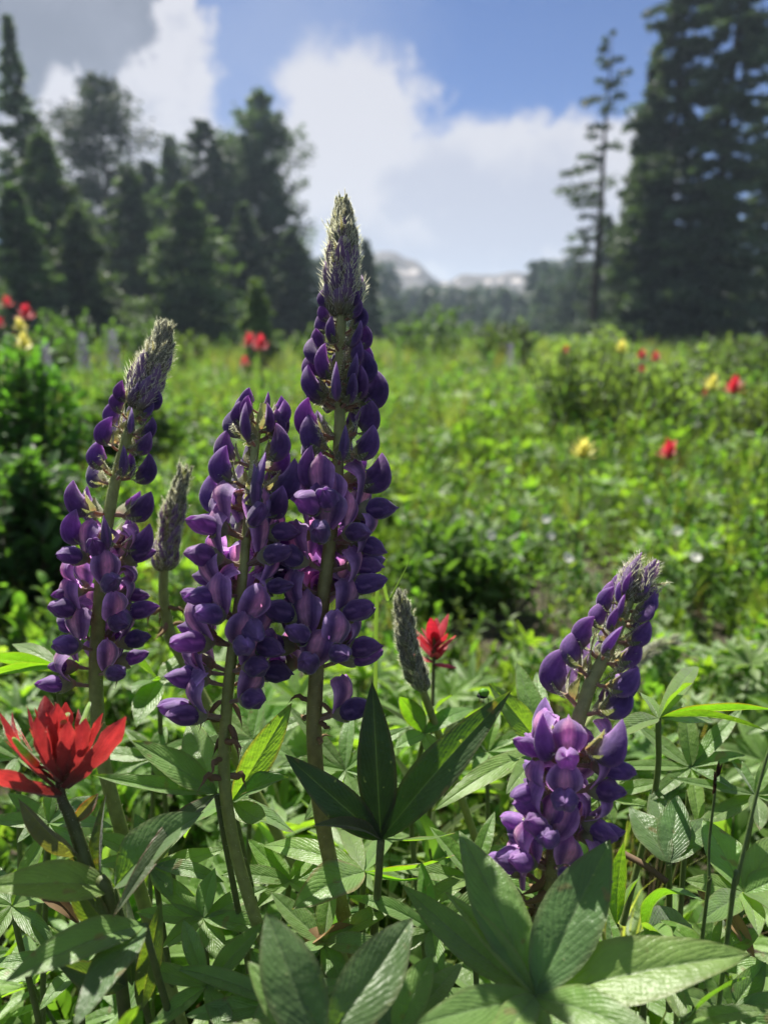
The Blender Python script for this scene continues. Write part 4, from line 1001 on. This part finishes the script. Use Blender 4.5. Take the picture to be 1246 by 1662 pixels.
for px, py, d, k, lab in ((182, 540, 2.7, 0, 'blurred bluish lupine beside the woolly tip of the leaning lupine'), (133, 545, 2.9, 0, 'faint blurred lupine among the grass tops before the spruces'), (1112, 612, 2.6, 0, 'blurred lupine between the red pair and the yellow bloom by the dark stand'),
                          (1090, 612, 3.0, 1, 'faint lilac lupine beside the blurred one near the dark stand'), (828, 560, 4.0, 1, 'pale lilac lupine far off at the meadow edge below the far wood'), (72, 558, 2.6, 1, 'dim lilac lupine next to the yellow paintbrushes')):
    p = at(px, py, d); g = gz(p.x, p.y); s = (p.z - g) / .305
    t = thing('lupine', lab, 'flower', (p.x, p.y, g), 'distant lupines'); link('flower_spike', FS[k][0], t, Matrix.Scale(s, 4)); link('stem', FS[k][1], t, Matrix.Scale(s, 4))
def mk_daisy():
    mb = MB(); random.seed(3)
    for k in range(14):
        a = 2 * PI * k / 14; d = Vector((math.cos(a), math.sin(a), .35)); s = Vector((-math.sin(a), math.cos(a), 0)) * .0022; c0 = Vector((0, 0, .2))
        q = [mb.vert(c0 + d * .0015, (0.7, 0.7, 0.6)), mb.vert(c0 + d * .007 + s, (0.8, 0.8, 0.78)), mb.vert(c0 + d * .0105, (0.8, 0.8, 0.78)), mb.vert(c0 + d * .007 - s, (0.8, 0.8, 0.78))]; mb.face(q)
    st = MB(); st.tube([(0, 0, 0), (.003, 0, .1), (0, 0, .2)], [.0013, .001, .0008], (0.1, 0.16, 0.05), 5)
    return mb.mesh('flower_head', [M['pale']]), st.mesh('daisy_stem', [M['stem']])
DZ = mk_daisy()
for px, py, d, lab in ((885, 843, 1.0, 'white bloom in mid meadow, brightest of the small white ones'), (893, 870, 1.0, 'small white bloom just under the brightest one'), (345, 716, 1.3, 'white bloom beside the topmost buds of the short-topped lupine'),
                       (347, 752, 1.3, 'faint white bloom below the one beside the short-topped lupine'), (921, 906, .95, 'tiny white bloom above the tip of the shortest lupine'), (1098, 862, 1.1, 'small white bloom low in the meadow past the shortest lupine'),
                       (1050, 812, 1.3, 'small white bloom below the low wide red paintbrush'), (1132, 688, 2.0, 'whitish bloom between the bush and the dark stand'), (1128, 906, 1.0, 'small pinkish-white bloom past the shortest lupine'), (796, 868, 1.1, 'dim white bloom near the dark leafy patch')):
    p = at(px, py, d); g = gz(p.x, p.y); s = (p.z - g) / .2
    t = thing('wildflower', lab, 'flower', (p.x, p.y, g), 'small white blooms'); link('flower_head', DZ[0], t, Matrix.Translation((0, 0, .2 * s)) @ Matrix.Rotation(random.uniform(-.3, .3), 4, 'Y') @ Matrix.Rotation(random.uniform(.5, 1.1), 4, 'X') @ Matrix.Scale(random.uniform(.55, .8), 4) @ Matrix.Translation((0, 0, -.2))); link('stem', DZ[1], t, Matrix.Diagonal((1, 1, s, 1)))

# ------------------------------------------------------------------ sedge stalks, twig, seed head
def stalk(label, pts_px, r, colr, head=None):
    P = [at(*p) for p in pts_px]; g = P[-1].copy(); g.z = gz(g.x, g.y); P.append(g); t = thing('sedge_stalk', label, 'grass stalk', g, 'dark sedge stalks')
    pts = catmull([p - g for p in P], 8); mb = MB(); mb.tube(pts, [r * (.5 + .5 * i / len(pts)) for i in range(len(pts))], colr, 6); link('stem', mb.mesh('sedge_stem', [M['stem']]), t)
    if head:
        h = MB(); a, b = at(*head[0]) - g, at(*head[1]) - g
        for k in range(11):
            q = k / 11; c0 = a.lerp(b, q); d = (b - a).normalized() + Vector((random.gauss(0, .18), random.gauss(0, .18), .1)); leaflet_into(h, c0, c0 + d * .0035, .0011, (0, -1, .2), n=4, nv=1, base=(0.03, 0.017, 0.012), rib=(0.06, 0.03, 0.02), rim=(0.1, 0.05, 0.03))
        link('seed_spike', h.mesh('seed_spike', [M['dry']]), t)
stalk('thin upright sedge stalk with a small dark brown spike', [(1162, 1250, .25), (1159, 1290, .25), (1150, 1370, .252), (1149, 1450, .25), (1140, 1510, .25)], .0007, (0.09, 0.14, 0.04), ((1155, 1290, .25), (1163, 1248, .25)))
stalk('leaning bare sedge stalk rising past the star-like leaf', [(1262, 1180, .24), (1240, 1240, .24), (1215, 1340, .24), (1195, 1430, .24), (1180, 1515, .24)], .0009, (0.10, 0.16, 0.045))
def grass_blade(label, pts, w, colr):
    P = [at(*p) for p in pts]; g = P[-1].copy(); g.z = gz(g.x, g.y); P.append(g); t = thing('grass_blade', label, 'grass', g)
    pts = catmull([p - g for p in P], 8); rows = []; n = len(pts)
    for i, p in enumerate(pts):
        s = Vector((1, 0, .2)) * w * min(1, .08 + i / n * 1.4); rows.append([p - s, p + Vector((0, .3 * w, 0)), p + s])
    mb = MB(); mb.grid(rows, 3, lambda i, j: (colr, (i / n, j))); t2 = link('blade', mb.mesh('grass_blade', [M['herb']]), t)
grass_blade('slanting grass blade past the lowest blossoms of the tallest lupine', [(674, 890, .31), (655, 930, .31), (632, 975, .31), (610, 1030, .31)], .0008, (0.09, 0.14, 0.05))
tw = MB(); A, B = at(1010, 1385, .30), at(1082, 1432, .29); pp = catmull([A, (A + B) / 2 + Vector((0, 0, .001)), B], 5)
tw.tube([p - A for p in pp], .0013, (0.22, 0.15, 0.10), 7)
tw2 = thing('dry_twig', 'short dry brown twig lying among leaves behind the shortest lupine', 'twig', A, me=tw.mesh('dry_twig', [M['dry']]))
bt = MB()
def ell(mb, c0, rx, ry, rz, colr, m=0, n=8, sg=12):
    rows = [[Vector((c0[0] + rx * math.sin(PI * (i / n * .98 + .01)) * math.cos(2 * PI * j / sg), c0[1] + ry * math.sin(PI * (i / n * .98 + .01)) * math.sin(2 * PI * j / sg), c0[2] + rz * math.cos(PI * (i / n * .98 + .01)))) for j in range(sg)] for i in range(n + 1)]
    mb.grid(rows, sg, lambda i, j: (colr, (0, 0)), m, wrap=True)
BP = at(785, 1124, .262)
beetle = thing('beetle', 'small green and black insect perched near the tip of the long dark leaflet', 'insect', BP)
b1 = MB(); ell(b1, (0, 0, 0), .0019, .0016, .0015, (0.10, 0.28, 0.02)); link('shell', b1.mesh('shell', [M['stem']]), beetle)
b2 = MB(); ell(b2, (-.0005, 0, -.0012), .0020, .0014, .0009, (0.008, 0.008, 0.008)); link('body', b2.mesh('body', [M['stem']]), beetle)
for k in range(6):
    lg = MB(); sx = -1.2 + (k % 3) * 1.0; sy = -1 if k < 3 else 1
    lg.tube([Vector((sx, 0, -1.2)) * mm, Vector((sx * 1.4, sy * 1.6, -1.0)) * mm, Vector((sx * 1.7, sy * 2.2, -2.8)) * mm], .00012, (0.01, 0.01, 0.01), 5); link('leg', lg.mesh('leg', [M['stem']]), beetle)

# ------------------------------------------------------------------ undergrowth: instanced plants
proto_col = bpy.data.collections.new('undergrowth_sources')
protos = []
def proto(name, mb, mats):
    o = bpy.data.objects.new('%02d_%s' % (len(protos), name), mb.mesh(name, mats)); proto_col.objects.link(o); protos.append(o); return len(protos) - 1
def shoot(seed, h=.16, nl=16, ll=.034, lw=.011, colr=(0.07, 0.14, 0.03), spread=1.0, up=.9):
    random.seed(seed); mb = MB(); lean = Vector((random.gauss(0, .15), random.gauss(0, .15), 1)).normalized()
    mb.tube([lean * h * k / 4 for k in range(5)], [.0013, .0012, .001, .0009, .0006], (0.11, 0.14, 0.05), 5)
    for k in range(nl):
        q = .12 + .88 * k / nl; a = k * 2.4 + random.gauss(0, .3); el_ = up * (.35 + .65 * q) + random.gauss(0, .15)
        d = Vector((math.cos(a) * math.cos(el_), math.sin(a) * math.cos(el_), math.sin(el_))); ln = ll * random.uniform(.75, 1.2) * (1.05 - .45 * q)
        b = lean * h * q; leaflet_into(mb, b, b + d * ln, lw * random.uniform(.8, 1.2), (0, 0, 1), n=6, nv=1, base=jit(colr, .18), rib=lerp(colr, (0.2, 0.26, 0.1), .6), arch=.12 * spread, fold=.3)
    return mb
def tuft(seed, n=26, h=.13, colr=(0.09, 0.13, 0.035), w=.0016):
    random.seed(seed); mb = MB()
    for k in range(n):
        a = random.uniform(0, 2 * PI); r0 = random.uniform(0, .012); ln = h * random.uniform(.5, 1.15); out = random.uniform(.1, .55); d = Vector((math.cos(a), math.sin(a), 0)); s = Vector((-math.sin(a), math.cos(a), 0)); cc = jit(colr, .25)
        if random.random() < .14: cc = (0.24, 0.20, 0.10)
        rows = [[d * (r0 + out * ln * t * t) + Vector((0, 0, ln * (t - .25 * out * t * t))) - s * w * (1 - t * .9), d * (r0 + out * ln * t * t) + Vector((0, 0, ln * (t - .25 * out * t * t))) + s * w * (1 - t * .9)] for t in (0, .3, .6, .85, 1)]
        mb.grid(rows, 2, lambda i, j: (cc, (0, 0)))
    return mb
def palm_leafs(seed, n=5, h=.13, colr=LG):
    random.seed(seed); mb = MB()
    for q in range(n):
        a = random.uniform(0, 2 * PI); hh = h * random.uniform(.55, 1.1); top = Vector((math.cos(a) * h * .35, math.sin(a) * h * .35, hh))
        mb.tube([Vector((0, 0, 0)), top * .5 + Vector((0, 0, .01)), top], [.0012, .001, .0008], (0.12, 0.16, 0.05), 5)
        nf = random.choice((6, 7, 8)); tl = Vector((random.gauss(0, .3), random.gauss(0, .3) - .1, 1)).normalized(); x = tl.cross(Vector((0, 1, 0))).normalized(); y = tl.cross(x)
        for k in range(nf):
            b = 2 * PI * k / nf; d = x * math.cos(b) + y * math.sin(b) + tl * random.uniform(.1, .55); ln = .040 * random.uniform(.75, 1.15)
            leaflet_into(mb, top, top + d.normalized() * ln, .0105 * random.uniform(.85, 1.15), tl, n=7, nv=2, base=jit(colr, .15), fold=.3)
    return mb
def low_patch(seed, colr=(0.115, 0.20, 0.04)):
    random.seed(seed); mb = MB()
    for q in range(26):
        c0 = Vector((random.gauss(0, .03), random.gauss(0, .03), 0)); hh = random.uniform(.02, .06); a = random.uniform(0, 6.3); el_ = random.uniform(.0, .9)
        d = Vector((math.cos(a) * math.cos(el_), math.sin(a) * math.cos(el_), math.sin(el_))); b = c0 + Vector((0, 0, hh))
        leaflet_into(mb, b, b + d * random.uniform(.016, .03), random.uniform(.009, .014), (0, 0, 1), n=5, nv=1, base=jit(colr, .25), fold=.25)
    return mb
I_SHOOT = [proto('leafy_shoot', shoot(s, .15 + .02 * (s % 3), 16, .036, .011 + .002 * (s % 2), [(0.095, 0.175, 0.04), (0.13, 0.21, 0.045), (0.08, 0.145, 0.045)][s % 3]), [M['herb']]) for s in range(6)]
I_BROAD = [proto('broad_shoot', shoot(40 + s, .12, 10, .048, .019, (0.11, 0.20, 0.04), up=1.15), [M['herb']]) for s in range(3)]
I_TUFT = [proto('grass_tuft', tuft(s, 26, .13 + .04 * (s % 2), [(0.13, 0.19, 0.05), (0.18, 0.20, 0.08)][s % 2]), [M['herb']]) for s in range(3)]
I_PALM = [proto('lupine_foliage', palm_leafs(s), [M['leaf']]) for s in range(4)]
I_LOW = [proto('low_leaves', low_patch(s), [M['herb']]) for s in range(3)]
I_DRY = [proto('dry_stems', tuft(70 + s, 14, .10, (0.26, 0.20, 0.11), .0010), [M['dry']]) for s in range(2)]

def scatter_object(name, pts, rots, scales, idx, label):
    me = bpy.data.meshes.new(name); me.vertices.add(len(pts)); me.vertices.foreach_set('co', np.array(pts, np.float32).ravel())
    for nm, tp, arr in (('rot', 'FLOAT_VECTOR', rots), ('scl', 'FLOAT', scales), ('idx', 'INT', idx)):
        at_ = me.attributes.new(nm, tp, 'POINT'); key = 'vector' if tp == 'FLOAT_VECTOR' else 'value'
        at_.data.foreach_set(key, np.array(arr, np.int32 if tp == 'INT' else np.float32).ravel())
    o = link(name, me); o['kind'] = 'stuff'; o['label'] = label
    ng = bpy.data.node_groups.new(name, 'GeometryNodeTree')
    ng.interface.new_socket('Geometry', in_out='INPUT', socket_type='NodeSocketGeometry'); ng.interface.new_socket('Geometry', in_out='OUTPUT', socket_type='NodeSocketGeometry')
    nn = ng.nodes; ll = ng.links; gi = nn.new('NodeGroupInput'); go = nn.new('NodeGroupOutput'); ip = nn.new('GeometryNodeInstanceOnPoints')
    ci = nn.new('GeometryNodeCollectionInfo'); ci.inputs['Collection'].default_value = proto_col; ci.inputs['Separate Children'].default_value = True; ci.inputs['Reset Children'].default_value = True
    def na(nm, tp):
        q = nn.new('GeometryNodeInputNamedAttribute'); q.data_type = tp; q.inputs['Name'].default_value = nm; return q.outputs['Attribute']
    ll.new(gi.outputs[0], ip.inputs['Points']); ll.new(ci.outputs[0], ip.inputs['Instance']); ip.inputs['Pick Instance'].default_value = True
    ll.new(na('idx', 'INT'), ip.inputs['Instance Index']); ll.new(na('rot', 'FLOAT_VECTOR'), ip.inputs['Rotation']); ll.new(na('scl', 'FLOAT'), ip.inputs['Scale'])
    ll.new(ip.outputs[0], go.inputs[0])
    md = o.modifiers.new('scatter', 'NODES'); md.node_group = ng
    return o
BARE = [(0.30, 1.05, .12)]
def scatter():
    r_ = np.random.default_rng(4); P, R_, S, I = [], [], [], []
    def band(y0, y1, n, sc0, hmul, mix, margin=.45):
        k = 0
        while k < n:
            y = math.sqrt(r_.uniform(y0 * y0, y1 * y1)); x = r_.uniform(-1, 1) * (.60 * y + margin); k += 1
            n_ = mnoise.noise(Vector((x * 1.6 + 5, y * 1.6, 0))); n2_ = mnoise.noise(Vector((x * 4 + 5, y * 4, 7)))
            dens = .62 + .9 * n_ + .7 * n2_
            if r_.uniform() > dens + .35: continue
            s = sc0 * (1 + .45 * n_) * r_.uniform(.7, 1.25) * hmul
            # plants stay clear of the camera
            if math.hypot(x, y) < .16: continue
            u = r_.uniform() + .25 * n2_
            acc = 0; kind = mix[-1][1]
            for w, lst in mix:
                acc += w
                if u < acc: kind = lst; break
            P.append((x, y, gz(x, y) - .004)); tl_ = .32 if y < 1 else .18; R_.append((r_.normal(0, tl_), r_.normal(0, tl_), r_.uniform(0, 6.28))); S.append(s); I.append(int(r_.choice(kind)))
    band(.16, .85, 850, .85, .92, [(.24, I_PALM), (.24, I_LOW), (.16, I_SHOOT), (.20, I_BROAD), (.10, I_TUFT), (.06, I_DRY)], .25)
    band(.5, 3.0, 5200, .8, .8, [(.6, I_LOW), (.2, I_SHOOT), (.2, I_TUFT)])
    band(.75, 2.2, 5200, .85, .95, [(.32, I_SHOOT), (.22, I_BROAD), (.14, I_LOW), (.20, I_TUFT), (.04, I_PALM), (.08, I_DRY)])
    band(2.0, 6, 13000, .95, 1.0, [(.34, I_SHOOT), (.12, I_BROAD), (.12, I_LOW), (.30, I_TUFT), (.03, I_PALM), (.09, I_DRY)])
    band(5.5, 32, 14000, 2.0, .85, [(.28, I_SHOOT), (.10, I_BROAD), (.46, I_TUFT), (.16, I_DRY)])
    scatter_object('undergrowth', P, R_, S, I, 'dense green undergrowth of leafy herbs and grass across the meadow')
scatter()

# ------------------------------------------------------------------ bushes
def bush(label, px, py, d, wpx, hgt, seed, colr, nstem=26, leaf=.022, lw=.5, nl=34):
    random.seed(seed); p = at(px, py, d); x, y = p.x, p.y; g = gz(x, y); R = wpx * d / F / 2
    t = thing('bush', label, 'bush', (x, y, g), 'leafy bushes in the meadow')
    wd = MB(); fo = MB()
    for k in range(nstem):
        a = random.uniform(0, 2 * PI); r1 = R * math.sqrt(random.uniform(0, 1)); hh = hgt * (1 - .45 * (r1 / R) ** 2) * random.uniform(.75, 1.1)
        top = Vector((math.cos(a) * r1, math.sin(a) * r1, hh)); b = Vector((top.x * .35, top.y * .35, -.01)); mid = (b + top) / 2 + Vector((top.x * .1, top.y * .1, hh * .05))
        pts = catmull([b, mid, top], 5); wd.tube(pts, [.003 - .002 * i / len(pts) for i in range(len(pts))], (0.10, 0.08, 0.045), 5)
        for q in range(nl):
            i = random.uniform(len(pts) * .2, len(pts) - 1.01); c0 = pts[int(i)].lerp(pts[int(i) + 1], i % 1); dd = Vector((random.gauss(0, 1), random.gauss(0, 1), random.gauss(.6, .6))).normalized()
            c0 = c0 + Vector((random.gauss(0, .012), random.gauss(0, .012), random.gauss(0, .01))); ln = leaf * random.uniform(.7, 1.3)
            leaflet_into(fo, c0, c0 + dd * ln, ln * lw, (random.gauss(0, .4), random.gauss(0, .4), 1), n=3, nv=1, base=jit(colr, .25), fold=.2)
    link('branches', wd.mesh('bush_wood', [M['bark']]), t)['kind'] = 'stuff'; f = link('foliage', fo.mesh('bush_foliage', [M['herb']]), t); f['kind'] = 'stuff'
bush('rounded grey-green willow bush with blooms on top, before the dark stand', 955, 700, 2.5, 240, .37, 1, (0.17, 0.25, 0.11), 70, .026)
bush('lower pale bush between the willow bush and the vivid red paintbrush', 1110, 720, 2.3, 200, .29, 2, (0.15, 0.22, 0.08), 50, .022)
bush('sprawling pale bush under the vivid red paintbrush', 1230, 720, 2.0, 170, .25, 3, (0.14, 0.21, 0.07), 45, .022)
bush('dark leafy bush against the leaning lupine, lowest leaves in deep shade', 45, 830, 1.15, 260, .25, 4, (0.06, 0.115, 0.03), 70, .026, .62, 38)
bush('sunlit herb bush carrying the yellow paintbrushes', 40, 700, 1.6, 220, .37, 5, (0.08, 0.16, 0.03), 60, .028)
bush('dark green patch of tall leaves in mid meadow between tallest and shortest lupine', 745, 880, 1.15, 190, .13, 6, (0.06, 0.12, 0.03), 40, .03, .4)
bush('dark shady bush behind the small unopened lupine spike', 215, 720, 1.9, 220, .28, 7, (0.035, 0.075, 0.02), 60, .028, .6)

for k, (px, d, w, h, cb, lab) in enumerate(((220, 7.5, 120, .55, (0.075, 0.13, 0.05), 'bush at the meadow edge before the dark pines, under the young spruce side'), (530, 8.5, 120, .5, (0.08, 0.13, 0.055), 'low bush at the meadow edge behind the tallest lupine'),
        (300, 7.5, 100, .4, (0.09, 0.15, 0.05), 'low pale bush in front of the wide sunlit spruce'), (120, 6.0, 150, .6, (0.08, 0.14, 0.045), 'bush at the meadow edge behind the faint blurred lupine'),
        (700, 11, 150, .8, (0.07, 0.12, 0.055), 'hazy low bush at the meadow edge under the far wood'), (820, 9, 130, .6, (0.08, 0.12, 0.055), 'hazy bush beside the pale lilac lupine at the meadow edge'), (1180, 4.5, 200, .42, (0.06, 0.10, 0.04), 'shaded bush at the foot of the dark stand'))):
    bush(lab, px, 600, d, w, h, 60 + k, cb, 40, .05 * d / 6, .6, 26)

lupine_leaf('lime leaf with a curled tip at the very bottom, below the paintbrush leaves', (205, 1700, .19), [(228, 1632, .195, 70, LL, dict(arch=.2, facing=(0, .8, .7), shape=.8)), (270, 1655, .2, 40, LL, dict(facing=(0, .8, .7)))], ground_px=(205, 1830, .2))
for k, (px, py, d, ang, lab) in enumerate(((470, 1560, .27, 20, 'curled brown dead leaf lying between the two central stems'), (130, 1500, .27, 150, 'curled brown dead leaf in the shade under the paintbrush'), (945, 1520, .28, 60, 'curled brown dead leaf below the shortest lupine stem'), (1225, 1560, .27, 110, 'straw-coloured dead leaf beneath the star-like leaf'))):
    p = at(px, py, d); t_ = math.radians(ang); mb = MB()
    leaflet_into(mb, (0, 0, 0), Vector((math.cos(t_) * .03, math.sin(t_) * .03, .006)), .008, (0, -.3, 1), n=12, arch=.2, fold=.7, twist=1.2, base=(0.24, 0.16, 0.08), rib=(0.34, 0.25, 0.14), wav=.12)
    thing('dead_leaf', lab, 'dead leaf', p, me=mb.mesh('dead_leaf', [M['dry']]))

for k, (px, py, d) in enumerate(((80, 1335, .30), (250, 1405, .30), (330, 1490, .285), (470, 1430, .30), (525, 1530, .27), (765, 1425, .30), (700, 1510, .275), (455, 1630, .25), (130, 1570, .27), (1150, 1565, .27), (975, 1290, .33), (1120, 1245, .33),
                                  (1225, 1290, .32), (20, 1470, .28), (335, 1600, .255), (1185, 1640, .25), (560, 1250, .34), (410, 1200, .36), (790, 1220, .38), (30, 1230, .36), (1000, 1570, .26), (250, 1230, .36))):
    labs = ['palmate leaf right below the open scarlet paintbrush, under its curled stem leaf', "palmate leaf crossing behind the paintbrush's broad cupped leaf", "flat star-shaped leaf low beside the foot of the short-topped lupine's stem", 'palmate leaf between the two central stems, under the pink-margined leaf', "palmate leaf right at the foot of the tallest lupine's stem, over a dead leaf", "palmate leaf showing above the big flat leaf's upright leaflets, beside the dark fan", "palmate leaf below the dark fan's stalk, over the folded leaf", 'palmate leaf peeping out behind the tall dark striped leaflet', 'palmate leaf under the long grey leaf beneath the paintbrush', 'palmate leaf above the widest leaflet of the big flat leaf', "palmate leaf directly behind the shortest lupine's lower blossoms", 'palmate leaf under the bright level yellow-green leaf, beyond the shortest lupine', 'palmate leaf above the star-like leaf, crossed by the bare leaning sedge', "palmate leaf at the picture's edge, beside the broad cupped leaf", 'palmate leaf just beneath the long drooping leaflet near the short-topped lupine', 'palmate leaf past the tip of the widest leaflet, lowest by the sedge stalks', 'palmate leaf behind the raised leaflets of the dark fan', 'palmate leaf seen under the lowest blossoms between the central lupines', 'palmate leaf beyond the tip of the longest dark leaflet, by the beetle', 'palmate leaf behind the outermost drooping red bract', 'palmate leaf in the shade between the big flat leaf and the lime lance leaflets', 'palmate leaf between the paintbrush and the stem of the short-topped lupine']
    random.seed(900 + k); nf = random.choice((6, 7, 7, 8)); a0 = random.uniform(0, 6.3); tl = random.uniform(.5, .95); tips = []
    for q in range(nf):
        a = a0 + 2 * PI * q / nf; ln = random.uniform(105, 165) * .27 / d * random.uniform(.9, 1.1); up = math.sin(a)
        tips.append((px + math.cos(a) * ln, py - up * ln * tl - 12, d + up * .022 * tl + random.uniform(-.004, .004), random.uniform(30, 44) * .27 / d, LL if (up > .55 and random.random() < .5) else lerp(LG, LD, random.random() * .6),
                     dict(fold=random.uniform(.15, .5), arch=random.uniform(-.03, .12), facing=(random.uniform(-.3, .3), -.3, 1))))
    lupine_leaf(labs[k], (px, py, d), tips, group='lupine leaves crowding the stem bases')
